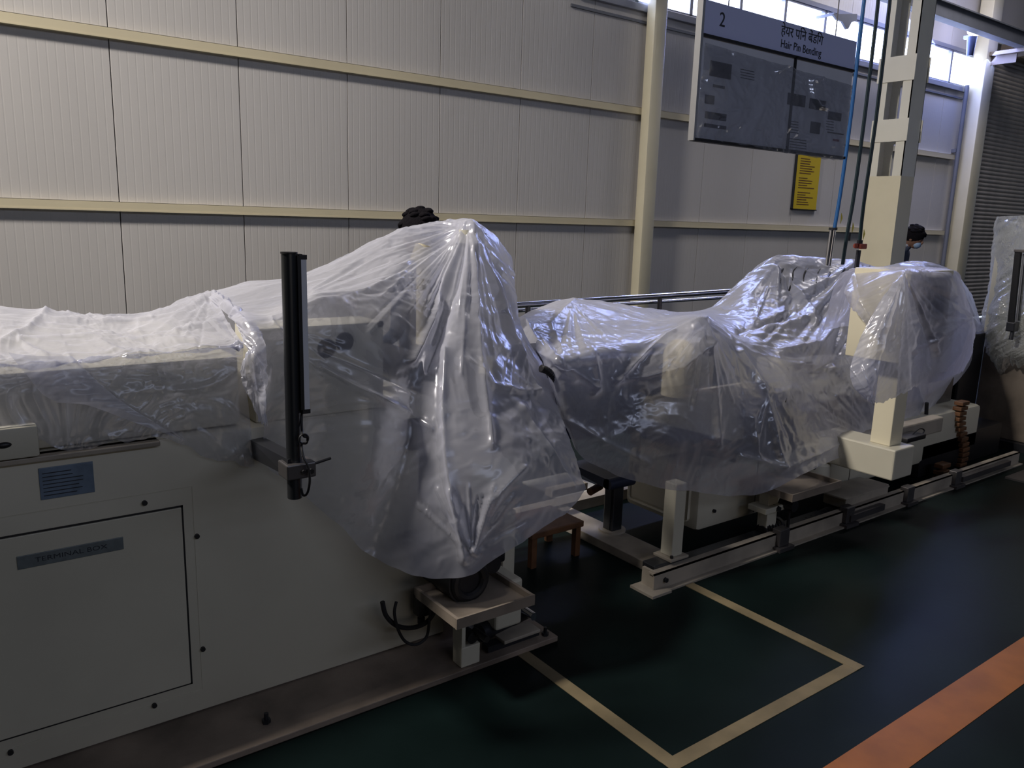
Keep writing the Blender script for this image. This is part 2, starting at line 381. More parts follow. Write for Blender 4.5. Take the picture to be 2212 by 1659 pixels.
# roller shutter
d = sempty('door_1', (17.8, 7.15, 0)); sl = None
for k in range(64):
    z = .02+k*.0745
    if sl is None:
        m = MB(); n = 6
        prof = [(-.0-.022*math.sin(PI*i/n), .0745*i/n) for i in range(n+1)]
        for (y0, a), (y1, b) in zip(prof, prof[1:]):
            vs = [m.bm.verts.new(q) for q in ((15.72, 7.17+y0, z+a), (19.9, 7.17+y0, z+a), (19.9, 7.17+y1, z+b), (15.72, 7.17+y1, z+b))]; m.bm.faces.new(vs)
            vs = [m.bm.verts.new(q) for q in ((15.72, 7.175, z+a), (19.9, 7.175, z+a), (19.9, 7.175, z+b), (15.72, 7.175, z+b))]; m.bm.faces.new(vs)
        bmesh.ops.remove_doubles(m.bm, verts=m.bm.verts, dist=.0005)
        sl = m.build('slat', 'shutter', d)
    else:
        c = sl.copy(); COL.objects.link(c); c.location.z += k*.0745
MB().box(15.60, 15.74, 7.06, 7.2, 0, 4.85, bev=.01).build('guide_rail', 'aluminium', d)
MB().box(19.88, 20.02, 7.06, 7.2, 0, 4.85, bev=.01).build('guide_rail', 'aluminium', d)
MB().box(15.42, 15.62, 7.16, 7.22, 0, 3.55).box(15.42, 15.62, 7.16, 7.22, 4.72, 5.0).build('jamb', 'wood_grey', d)
MB().box(16.05, 16.4, 6.95, 7.15, 4.74, 4.95, bev=.01).build('motor_box', 'wood_grey', d)
MB().box(16.4, 20.0, 6.95, 7.15, 4.76, 4.9).build('roller_housing', 'wood_grey', d)
# little wall lamp
t = thing('wall_lamp', 'small warm glowing lamp on the far wall column under the girder', 'lamp', tuple(wy(2105, 75, 6.78)))
c = wy(2105, 68, 6.75)
MB().sph(c, .12, (1.25, .8, .55)).build('glass_dome', 'lamp_glow', t, True)
MB().cyl(c-np.array([.05, 0, .09]), c-np.array([.05, 0, .38]), .075, .05).build('housing', 'dark_blue_metal', t, True)
MB().box(c[0]-.03, c[0]+.03, c[1], 6.9, c[2]-.1, c[2]-.05).build('arm', 'girder_paint', t)
# painted floor lines
def strip(name, pts, wd, mat, label):
    m = MB()
    for k, (a, b) in enumerate(zip(pts, pts[1:])):
        a = Vector((*a, 0)); b = Vector((*b, 0)); t = (b-a).normalized(); n = Vector((-t.y, t.x, 0))*wd/2; a = a-t*wd/2; b = b+t*wd/2
        m.poly([a+n, a-n, b-n, b+n], (0, 0, .0016+.0005*k))
    return tag(m.build(name, mat, None, False, (*pts[0], 0)), label, 'floor marking')
strip('floor_tape', [(1.70, 2.155), (1.70, 1.405), (2.69, 1.405), (2.69, 2.22)], .052, 'tape_cream', 'cream tape outline on the green floor between the two machines')
strip('floor_line', [(1.2, 1.06), (9.5, 1.06)], .15, 'orange_paint', 'wide orange line painted along the green floor')
# ================================================================== MACHINE 1 (near, left)
m1 = thing('machine_cabinet', 'long cream machine cabinet with a TERMINAL BOX door under the nearest film', 'machine', (.3, 2.9, 0))
MB().box(-1.2, 1.51, 2.42, 3.55, .025, .94, bev=.006).build('body', 'cream_paint', m1, True)
MB().box(-1.2, .77, 2.45, 3.40, .946, 1.165, bev=.012).build('top_housing', 'cream_paint', m1, True)
MB().box(-1.2, .52, 2.400, 2.452, .925, .940, bev=.003).build('ledge', 'cream_dirty', m1)
MB().box(-1.2, .215, 2.385, 2.45, .945, 1.03, bev=.006).build('side_box', 'cream_paint', m1, True)
MB().sph(wy(8, 962, 2.385), .012, (1.5, .6, .7)).build('knob', 'black_plastic', m1, True)
MB().box(-.35, .57, 2.412, 2.425, .137, .722, bev=.002).build('door', 'cream_paint', m1)
MB().box(-.356, .576, 2.4165, 2.43, .131, .137).box(-.356, .576, 2.4165, 2.43, .722, .727).box(.57, .576, 2.4165, 2.43, .131, .727).build('door_gap', 'black_plastic', m1)
MB().box(.605, .607, 2.4185, 2.43, .10, .78).box(-.35, .607, 2.4185, 2.43, .78, .782).box(-.35, .607, 2.4185, 2.43, .098, .1).build('frame_seam', 'cream_paint', m1)
s = MB().box(.14, .405, 2.4085, 2.4125, .628, .666, bev=.001).build('sign_plate', 'label_grey', m1)
RX = Matrix.Rotation(PI/2, 3, 'X').to_quaternion()
text('lettering', 'TERMINAL BOX', .019, (.272, 2.4082, .647), RX, 'ink', s, .0003, sx=1.35)
s = MB().box(.21, .343, 2.4165, 2.421, .812, .902, bev=.001).build('name_plate', 'label_blue', m1)
mm = MB(); rr = random.Random(3)
for k in range(7): mm.box(.218, .218+rr.uniform(.07, .116), 2.4160, 2.4168, .822+k*.0105, .8245+k*.0105)
mm.build('print', 'ink', s)
for X, Z in ((.47, .755), (.612, .62), (.612, .24), (.46, .097), (.08, .09)):
    MB().cyl((X, 2.421, Z), (X, 2.411, Z), .0075, n=12).build('bolt', 'black_plastic', m1, True)
# tall cream control cover to the right of the housing, with two dark fan grilles
MB().box(.82, 1.275, 2.46, 2.64, .94, 1.245, bev=.008).build('control_cover', 'cream_paint', m1, True)
for (a, b) in ((706, 752), (745, 738)):
    p = wy(a, b, 2.457); q = MB()
    q.torus(p, .028, .004)
    for k in range(3): q.torus(p, .008+.007*k, .002, n=20, k=6)
    q.cyl(p+np.array([0, .003, 0]), p+np.array([0, -.001, 0]), .027)
    q.build('fan_grille', 'black_plastic', m1, True)
p = wy(822, 700, 2.46); MB().cyl(p, p+np.array([0, -.003, 0]), .011).build('lamp_lens', 'dark_metal', m1, True)
MB().box(.98, 1.12, 2.68, 2.9, .94, 1.20, bev=.01).build('gearbox', 'dark_blue_metal', m1, True)
# floor plate
o = MB().box(-1.2, 1.868, 2.157, 3.7, .0, .022, bev=.003).build('base_plate', 'beige_plate', None, False, (.3, 2.9, 0))
tag(o, 'long beige floor plate under the near machine cabinet', 'base plate'); pl_ = o
for X, Y in ((1.83, 2.19), (1.83, 2.50), (.75, 2.25)):
    q = MB().cyl((X, Y, .022), (X, Y, .034), .014, n=6).cyl((X, Y, .034), (X, Y, .055), .007, n=10).build('anchor_bolt', 'dark_metal', pl_)
# bending head hidden under the peaked film
h = thing('bending_head', 'tall machine head holding up the peaked film', 'machine', (1.8, 2.9, .022))
MB().box(1.56, 1.72, 2.55, 2.9, .022, .9, bev=.008).box(1.5, 2.05, 2.6, 3.0, .62, .80, bev=.01).build('pedestal', 'dark_metal', h, True)
MB().box(1.83, 1.93, 2.84, 2.98, .8, 1.50, bev=.01).build('mast', 'dark_blue_metal', h, True)
MB().cyl((1.86, 2.84, 1.50), (1.86, 2.84, 1.555), .035).build('mast_cap', 'cream_paint', h, True)
c = wy(915, 540, 2.97)
MB().cyl(c+np.array([-.02, 0, -.05]), c+np.array([.0, 0, .02]), .042, .034).cyl(c+np.array([0, 0, -.05]), c+np.array([0, 0, -.4]), .03).build('cream_cap', 'girt_paint', h, True)
MB().box(1.50, 1.62, 2.24, 2.36, .36, .58, bev=.01).cyl((1.30, 2.32, .47), (1.5, 2.32, .47), .05).build('servo_motor', 'dark_metal', h, True)
MB().box(1.92, 2.04, 2.72, 2.9, .8, 1.02, bev=.012).build('side_head', 'cream_paint', h, True)
MB().box(1.75, 2.1, 2.62, 2.8, .82, .95, bev=.012).build('cross_slide', 'steel', h, True)
pts = [wy(x, y, 2.46) for x, y in ((1168, 796), (1184, 802), (1202, 822), (1214, 848), (1218, 872), (1214, 895), (1206, 915))]
MB().tube(pts, .013, 12, smooth=4, rib=.22, ribn=3).build('corrugated_hose', 'black_plastic', h, True)
# film A, over the left end
fa = thing('plastic_film', 'milky plastic film over the low left end of the near cabinet', 'plastic film', (.3, 2.9, 1.17))
cols = []
for (rx, ry, fx, fy, hx, hy) in ((-70, 655, -70, 795, -70, 935), (0, 665, 0, 789, 0, 932), (50, 672, 55, 792, 60, 945), (120, 675, 150, 785, 150, 968), (200, 684, 250, 772, 260, 952), (290, 687, 345, 765, 350, 946), (345, 672, 430, 757, 440, 985), (405, 652, 480, 752, 500, 1000), (458, 634, 524, 748, 548, 1010)):
    z = []; z.append((rx, ry, 3.42)); mx, my = rx+(fx-rx)*.45, ry+(fy-ry)*.5-2
    z.append((mx, my, 2.88)); z.append((fx-1, fy-7, 2.47)); z.append((fx, fy, 2.435)); z.append((fx+(hx-fx)*.1, fy+(hy-fy)*.12, 2.43))
    z.append((fx+(hx-fx)*.55, fy+(hy-fy)*.5, 2.415)); z.append((hx, hy, 2.405)); cols.append(z)
film('film_sheet', fa, cols, 300, 220, layers=(.5, .15, .0, .0, .1), crumple=.006, cs=7, mat='film', seed=3,
     folds=[([(100, 676), (60, 720), (0, 745)], 8, .02), ([(330, 690), (210, 700), (100, 690)], 5, .012), ([(20, 745), (200, 730), (420, 738)], 5, .008), ([(250, 724), (330, 742)], 5, -.008), ([(300, 700), (380, 680), (460, 640)], 5, .012), ([(380, 720), (470, 700)], 6, .01), ([(150, 772), (250, 862), (390, 950)], 4, .008)],
     rays=[(455, 640, 100, 200, 160, 9, 3, .006), (522, 750, 180, 235, 200, 8, 3, .005), (30, 740, -15, 40, 170, 7, 3.5, .006)])
cols = [[(18, 762, 2.425), (62, 815, 2.40), (92, 852, 2.39), (124, 870, 2.385)], [(60, 768, 2.42), (115, 820, 2.39), (160, 850, 2.38), (190, 876, 2.38)],
        [(110, 770, 2.42), (170, 825, 2.39), (230, 868, 2.385), (290, 912, 2.38)], [(155, 770, 2.42), (220, 833, 2.40), (300, 893, 2.39), (392, 950, 2.385)]]
film('film_fold', fa, cols, 90, 70, crumple=.004, mat='film_thin', back=False, seed=8, hem=0)
# film B, the peak
fb = thing('plastic_film', 'milky plastic film raised into a tall peak over the near machine head', 'plastic film', (1.6, 2.8, .9))
cols = [
 [(462, 632, 3.3), (495, 660, 2.9), (530, 690, 2.46), (548, 730, 2.40), (562, 780, 2.38), (568, 830, 2.38), (572, 868, 2.385)],
 [(545, 612, 3.3), (568, 655, 2.85), (592, 697, 2.42), (593, 740, 2.40), (592, 830, 2.39), (588, 920, 2.39), (575, 1005, 2.395)],
 [(640, 602, 3.25), (660, 625, 2.9), (682, 648, 2.45), (690, 720, 2.405), (700, 840, 2.38), (690, 950, 2.37), (650, 1060, 2.38)],
 [(750, 556, 3.2), (770, 597, 2.9), (785, 632, 2.56), (790, 720, 2.425), (800, 850, 2.33), (790, 985, 2.30), (725, 1130, 2.33)],
 [(870, 498, 3.1), (872, 550, 2.9), (876, 588, 2.70), (880, 680, 2.5), (888, 820, 2.40), (870, 1000, 2.33), (805, 1200, 2.30)],
 [(945, 482, 3.05), (950, 530, 2.92), (955, 566, 2.8), (940, 680, 2.58), (935, 840, 2.36), (925, 1040, 2.24), (900, 1248, 2.19)],
 [(990, 474, 3.0), (1004, 480, 2.93), (1014, 490, 2.85), (1003, 640, 2.58), (1000, 820, 2.32), (1002, 1020, 2.15), (1022, 1234, 2.09)],
 [(1020, 478, 3.0), (1032, 492, 2.94), (1042, 508, 2.86), (1060, 660, 2.62), (1088, 840, 2.34), (1110, 1000, 2.1), (1130, 1168, 2.04)],
 [(1066, 508, 3.05), (1075, 528, 2.98), (1084, 560, 2.9), (1108, 690, 2.72), (1158, 840, 2.45), (1195, 970, 2.2), (1222, 1108, 2.1)],
 [(1103, 552, 3.15), (1110, 590, 3.08), (1114, 625, 3.0), (1130, 705, 2.85), (1184, 815, 2.6), (1224, 940, 2.32), (1266, 1058, 2.18)]]
film('film_sheet', fb, cols, 300, 280, layers=(.2, .0, .0, .05, .25, .9, 1, .9, .8, .8), crumple=.0035, cs=4.5, mat='film', seed=11, ten=.4,
     folds=[([(1016, 490), (1022, 640), (1035, 800), (1060, 960)], 10, .022), ([(1010, 492), (985, 560), (950, 640), (915, 720), (885, 780)], 9, .03), ([(1012, 492), (1000, 570), (975, 650), (940, 760), (925, 800)], 7, -.02),
            ([(1030, 500), (1075, 640), (1110, 740), (1160, 850)], 9, .02), ([(1045, 510), (1090, 600), (1120, 700)], 7, -.014), ([(1003, 1200), (985, 1100), (970, 1000), (960, 880), (965, 760)], 9, .028), ([(1022, 1175), (1060, 1080), (1130, 1010)], 9, .018),
            ([(690, 790), (770, 835), (860, 880), (935, 925)], 7, .018), ([(700, 760), (800, 800), (900, 850)], 6, -.01), ([(592, 697), (640, 760), (690, 800)], 5, .012), ([(1010, 780), (1060, 830), (1120, 845), (1200, 850)], 7, .012),
            ([(975, 1060), (1010, 1170), (1030, 1190)], 6, .02), ([(1125, 880), (1180, 960), (1240, 1050)], 6, .012), ([(590, 690), (690, 650), (785, 634), (875, 590)], 4, .008)],
     rays=[(1012, 490, 70, 150, 320, 22, 3.5, .009), (1012, 490, 40, 75, 420, 10, 4, .008), (1012, 488, 150, 200, 260, 14, 3, .006), (640, 650, -35, -5, 300, 14, 3.5, .008), (592, 697, 10, 60, 160, 6, 3, .006), (1020, 1190, 215, 330, 170, 16, 4, .010), (1120, 690, 80, 120, 200, 6, 3, .006)])
c = on_film(905, 790, .045)+np.array([0, .06, 0])
MB().cyl(c+np.array([0, -.06, 0]), c+np.array([.0, .28, 0]), .062).torus(c+np.array([0, -.06, 0]), .05, .012).build('spindle', 'black_plastic', h, True)
c = on_film(915, 940, .05)+np.array([0, .085, 0])
MB().box(c[0]-.06, c[0]+.06, c[1]-.05, c[1]+.22, c[2]-.055, c[2]+.05, bev=.01).box(c[0]-.22, c[0]-.05, c[1]+.06, c[1]+.16, c[2]-.02, c[2]+.04, bev=.008).build('clamp_block', 'black_plastic', h, True)
MB().box(c[0]+.0, c[0]+.075, c[1], c[1]+.08, .3, c[2]-.05, bev=.006).build('slide_post', 'dark_metal', h, True)
pts = [on_film(x, y, o_) for x, y, o_ in ((1040, 880, .10), (1075, 852, .05), (1125, 842, .032), (1165, 858, .028), (1182, 890, .028), (1165, 920, .032), (1115, 938, .05), (1060, 960, .08))]
MB().tube(pts, .020, 12).build('hose', 'rubber', h, True)
# gathered ruff between films A and B
cols = [[(448, 640, 3.25), (500, 690, 2.75), (528, 745, 2.42), (522, 800, 2.38), (528, 838, 2.375), (560, 905, 2.385)], [(462, 626, 3.27), (515, 672, 2.7), (545, 735, 2.38), (548, 790, 2.35), (556, 838, 2.35), (566, 912, 2.38)], [(480, 640, 3.3), (530, 690, 2.72), (566, 738, 2.38), (572, 790, 2.36), (575, 830, 2.365), (575, 915, 2.385)]]
film('gathered_ruff', fb, cols, 70, 160, layers=(1, 1), crumple=.008, cs=9, mat='film', seed=21, back=False, rays=[(540, 740, 60, 120, 150, 8, 3, .012), (500, 680, 30, 70, 90, 8, 3, .012)])
# small tray stand at the machine's foot
ts = thing('tray_stand', 'cream tray table on short posts at the foot of the near machine', 'tray', (1.5, 2.15, .022))
def tray(T, x0, x1, y0, y1, z, lip=.03):
    MB().box(x0+.005, x1-.005, y0+.005, y1-.005, z, z+.006).build('tray_floor', 'tray_brown', T)
    MB().box(x0, x1, y0, y0+.008, z-.008, z+lip).box(x0, x1, y1-.008, y1, z, z+lip).box(x0, x0+.012, y0+.0085, y1-.0085, z-.007, z+lip-.001).box(x1-.012, x1, y0+.0085, y1-.0085, z-.007, z+lip-.001).build('tray_rim', 'tray_brown', T)
tray(ts, 1.31, 1.635, 2.02, 2.30, .285)
MB().box(1.43, 1.51, 2.17, 2.23, .022, .10, bev=.004).box(1.43, 1.445, 2.17, 2.23, .1, .28).box(1.40, 1.56, 2.14, 2.28, .255, .28, bev=.004).build('post', 'cream_paint', ts)
MB().box(1.60, 1.72, 2.20, 2.42, .10, .285, bev=.01).build('post', 'cream_paint', ts)
MB().cyl((1.475, 2.165, .13), (1.475, 2.26, .13), .022).cyl((1.49, 2.10, .15), (1.49, 2.18, .15), .012).build('roller', 'black_plastic', ts, True)
MB().cyl((1.56, 2.25, .085), (1.82, 2.30, .085), .035).box(1.56, 1.80, 2.19, 2.23, .03, .055).build('shaft', 'dark_metal', ts, True)
MB().box(1.62, 1.79, 2.17, 2.25, .055, .068, bev=.003).build('clamp_plate', 'cream_dirty', ts)
MB().cyl((1.78, 2.2, .11), (1.78, 2.26, .11), .016).build('bolt', 'chrome', ts, True)
o = MB().box(1.50, 1.60, 2.28, 2.34, .07, .17, bev=.01).build('white_block', 'aluminium', ts, True)
g = MB(); gx, gy, gz = 1.45, 2.28, .36
g.cyl((gx, gy-.12, gz), (gx, gy+.1, gz), .085).torus((gx, gy-.12, gz), .06, .018).cyl((gx+.12, gy-.1, gz+.02), (gx+.12, gy+.05, gz+.02), .03).box(gx+.08, gx+.2, gy-.06, gy+.02, gz, gz+.05, bev=.008)
tag(g.build('drive_motor', 'black_plastic', None, True, (gx, gy, gz)), 'black round drive motor lying on the cream tray of the near machine', 'motor')
for nm, pts, r, lb in (('cable_loop', [wy(x, y, 2.33) for x, y in ((826, 1300), (834, 1330), (858, 1352), (890, 1356), (920, 1345), (938, 1320), (932, 1300))], .0085, 'thick black cable looping below the film by the near cabinet'),
                   ('cable_loop', [wy(x, y, 2.31) for x, y in ((856, 1300), (852, 1325), (860, 1360), (876, 1386), (900, 1392), (921, 1376), (927, 1345), (930, 1315))], .0055, 'thin black cable hanging lowest beside the near cabinet')):
    tag(MB().tube(pts, r).build(nm, 'rubber', None, True, tuple(pts[0])), lb, 'cable')
p = wy(910, 1318, 2.36); tag(MB().box(p[0]-.02, p[0]+.05, p[1]-.02, p[1]+.03, p[2]-.02, p[2]+.06, bev=.006).cyl(p+np.array([0, 0, -.03]), p+np.array([0, 0, -.05]), .014).build('cable_plug', 'black_plastic', None, True, tuple(p)), 'small black cable plug beside the cable loops', 'plug')
p = wy(1088, 1230, 2.35); o = MB().box(1.80, 1.86, 2.44, 2.50, .022, .45, bev=.004).build('support_leg', 'cream_paint', None, False, (1.83, 2.47, .022)); tag(o, 'square cream support leg behind the tray table', 'post')
p0 = Vector((2.2, 2.8, 0)); st = thing('low_stool', 'low rust-orange stool under the hem of the peaked film', 'stool', (2.33, 2.82, 0))
MB().box(2.17, 2.49, 2.72, 2.98, .15, .18, bev=.004).build('seat', 'rust_orange', st)
for X in (2.18, 2.45):
    for Y in (2.73, 2.94): MB().box(X, X+.03, Y, Y+.03, 0, .15).build('leg', 'rust_orange', st)
# light curtain on its bracket
lc = thing('light_curtain_post', 'dark upright tube with a silver light curtain bar in front of the near film', 'post', tuple(wy(637, 1075, 2.08)))
a = wy(624, 545, 2.05); b = wy(637, 1074, 2.08)
MB().cyl(a, b, .0205, n=28).build('tube', 'gun_metal', lc, True)
MB().cyl(a+np.array([0, 0, .001]), a-np.array([0, 0, .004]), .0222).build('end_cap', 'black_plastic', lc, True)
a = wy(650, 560, 2.05); b = wy(658, 882, 2.06)
def bar(m, a, b, hx, hy):
    a = Vector(a); b = Vector(b); 
    pts = [a+Vector((-hx, -hy, 0)), a+Vector((hx, -hy, 0)), a+Vector((hx, hy, 0)), a+Vector((-hx, hy, 0))]; return m.poly(pts, b-a)
bar(MB(), a, b, .0095, .014).build('sensor_bar', 'bar_grey', lc)
a2 = Vector(a); b2 = Vector(b); m = MB(); bar(m, a2+Vector((-.012, -.004, .01)), b2+Vector((-.012, -.004, 0)), .005, .014); bar(m, a2+Vector((0, 0, .012)), a2, .011, .015); bar(m, b2, b2-Vector((0, 0, .012)), .011, .015); m.box(a2.x-.03, a2.x-.0, a2.y-.01, a2.y+.01, a2.z+.004, a2.z+.014)
m.build('sensor_housing', 'black_plastic', lc)
pts = [wy(x, y, Y) for x, y, Y in ((652, 888, 2.07), (652, 925, 2.05), (656, 942, 2.03), (664, 945, 2.03), (662, 957, 2.04), (652, 960, 2.05), (655, 985, 2.03), (666, 1010, 2.02), (669, 1040, 2.02), (664, 1065, 2.03), (655, 1070, 2.04), (651, 1055, 2.05))]
MB().tube(pts, .0034, 8).torus(wy(656, 948, 2.03), .013, .003, n=16, k=6).build('cable', 'black_plastic', lc, True)
b0 = wy(541, 952, 2.41); b1 = wy(620, 1020, 2.09)
MB().poly([wy(541, 950, 2.41), wy(545, 990, 2.41), wy(618, 1028, 2.06), wy(622, 993, 2.06)], (.045, .01, 0)).build('bracket_arm', 'dark_metal', lc)
c = wy(645, 1012, 2.07)
MB().box(c[0]-.045, c[0]+.04, c[1]-.03, c[1]+.04, c[2]-.022, c[2]+.022, bev=.004).build('clamp', 'steel', lc)
MB().cyl(c+np.array([.02, -.03, 0]), c+np.array([.02, -.045, 0]), .008, n=6).cyl(c+np.array([-.0, -.03, 0]), c+np.array([0, -.04, 0]), .006, n=6).build('clamp_screw', 'black_plastic', lc)
MB().cyl(c+np.array([.03, .0, .004]), c+np.array([.10, .01, .012]), .004).build('locking_lever', 'black_plastic', lc, True)
# ================================================================== MACHINE 2 (further right)
m2 = thing('coolant_tank', 'pale cream tank of the second machine behind its square leg', 'tank', (4.4, 2.7, .1))
MB().box(3.0, 6.0, 2.45, 2.96, .10, .42, bev=.03).build('body', 'cream_paint', m2, True)
for X in (3.45, 4.35): MB().box(X, X+.003, 2.447, 2.452, .12, .42).build('panel_seam', 'seam_rubber', m2)
for a, b in ((1541, 1103),): p = wy(a, b, 2.45); MB().cyl(p, p-np.array([0, .012, 0]), .009, n=10).build('bolt', 'black_plastic', m2, True)
p = wy(1354, 1043, 2.9); MB().box(2.985, 3.0, 2.86, 2.89, .30, .34, bev=.002).build('latch', 'black_plastic', m2)
MB().box(2.99, 3.002, 2.50, 2.92, .14, .36, bev=.02).build('end_panel', 'cream_paint', m2)
# welded base frame of channel rails
bf = thing('machine_skid', 'worn cream steel floor frame under the second machine', 'frame', (4.4, 2.5, 0))
MB().box(2.49, 6.22, 2.245, 2.252, .008, .085).box(2.49, 6.22, 2.245, 2.285, .078, .085).box(2.49, 6.22, 2.215, 2.285, 0, .008).build('front_rail', 'cream_dirty', bf)
MB().box(2.46, 6.22, 3.2, 3.3, 0, .06).build('rear_rail', 'cream_dirty', bf)
MB().box(2.62, 2.80, 2.30, 3.32, .0, .045, bev=.003).build('cross_rail', 'cream_dirty', bf)
MB().box(2.44, 2.56, 2.20, 2.34, .0, .012).box(2.50, 2.515, 2.25, 2.33, .012, .09).build('end_plate', 'cream_dirty', bf)
MB().cyl((2.56, 2.244, .045), (2.56, 2.232, .045), .012, n=6).build('bolt', 'dark_metal', bf)
MB().box(2.53, 2.76, 2.285, 2.36, .045, .10, bev=.004).box(2.76, 3.9, 2.30, 2.36, .05, .07).build('slide_rail', 'gun_metal', bf)
MB().box(2.62, 2.74, 2.27, 2.38, .10, .112, bev=.002).build('foot_plate', 'cream_dirty', bf)
MB().cyl((2.64, 2.285, .112), (2.64, 2.285, .124), .008, n=6).build('bolt', 'black_plastic', bf)
MB().box(2.645, 2.715, 2.29, 2.36, .112, .46, bev=.004).build('square_leg', 'cream_paint', bf)
rr = random.Random(5)
for X in (3.35, 3.95, 4.6, 5.2):
    MB().box(X, X+.12, 2.20, 2.30, .0, .02).box(X+.02, X+.1, 2.22, 2.27, .02, .11, bev=.004).build('clip', 'steel', bf)
for xa, xb in ((4.0, 4.35), (5.3, 6.0)): MB().box(xa, xb, 2.21, 2.243, .03, .065).build('cover_strip', 'steel', bf)
# dark bent outlet chute on a post
ch = thing('outlet_chute', 'dark metal outlet arm on a post between the two machines', 'post', (2.76, 2.79, .045))
MB().box(2.73, 2.80, 2.77, 2.84, .05, .33, bev=.006).box(2.725, 2.735, 2.785, 2.825, .06, .30).build('post', 'gun_metal', ch)
MB().cyl((2.765, 2.805, .045), (2.765, 2.805, .055), .07, n=24).build('foot', 'cream_dirty', ch)
MB().poly([(2.66, 2.74, .30), (2.66, 2.74, .35), (2.66, 3.05, .36), (2.66, 3.05, .33)], (.17, 0, 0)).cyl((2.66, 2.75, .325), (2.83, 2.75, .325), .030).build('arm', 'dark_blue_metal', ch, True)
p = wy(1290, 1055, 2.9)
MB().box(2.60, 2.85, 3.1, 3.16, .16, .20).build('cross_bar', 'cream_dirty', ch)
MB().cyl(p+np.array([-.05, 0, -.01]), p+np.array([.04, .02, 0]), .02).build('fitting', 'rust_orange', ch, True)
o = MB().box(2.9, 3.25, 3.3, 3.75, .0, .012).build('floor_sheet', 'pale_column', None, False, (3.0, 3.5, 0)); tag(o, 'pale sheet lying on the floor behind the dark outlet post', 'sheet')
# forming station under the film
fs = thing('forming_station', 'cream and black forming station seen through the big film', 'machine', (3.6, 2.8, .42))
MB().box(3.05, 5.9, 2.62, 3.0, .42, .60, bev=.01).build('table', 'steel', fs, True)
MB().box(2.24, 2.84, 2.53, 3.05, .66, 1.015, bev=.012).build('feed_box', 'dark_blue_metal', fs, True)
MB().box(3.02, 3.45, 2.78, 3.35, .6, 1.0, bev=.02).build('rear_housing', 'cream_paint', fs, True)
c = wy(1500, 760, 2.5)
MB().box(c[0]-.32, c[0]-.03, c[1]+.1, c[1]+.3, c[2]-.22, c[2]+.02, bev=.015).build('gear_case', 'dark_blue_metal', fs, True)
MB().box(3.25, 4.35, 2.50, 2.58, .44, .52, bev=.01).build('dark_beam', 'black_plastic', fs)
MB().poly([wy(1300, 885, 2.47), wy(1310, 925, 2.47), wy(1590, 1000, 2.38), wy(1590, 955, 2.38)], (0, .06, 0)).build('belt_guard', 'black_plastic', fs)
MB().box(2.95, 3.5, 2.55, 2.75, .6, .74, bev=.01).build('die_block', 'cream_dirty', fs, True)
MB().box(2.62, 3.38, 2.50, 2.53, .52, .82, bev=.004).build('side_panel', 'girt_paint', fs)
MB().box(3.9, 4.1, 2.6, 2.85, .6, .86, bev=.01).box(4.3, 4.8, 2.62, 2.95, .6, .80, bev=.01).build('die_block', 'cream_paint', fs, True)
# hooped rack that lifts the film at the back
rk = thing('hoop_rack', 'tall rack with a row of dark hoops lifting the big film at the back', 'rack', (4.9, 3.4, 0))
A, B = wy(1688, 568, 3.42)-np.array([0, 0, .02]), wy(1848, 574, 3.38)-np.array([0, 0, .02])
MB().tube([A, B], .015, 10, smooth=0).box(A[0], A[0]+.05, 3.38, 3.44, 0, A[2]).box(B[0]-.05, B[0], 3.34, 3.4, 0, B[2]).build('rail', 'steel', rk)
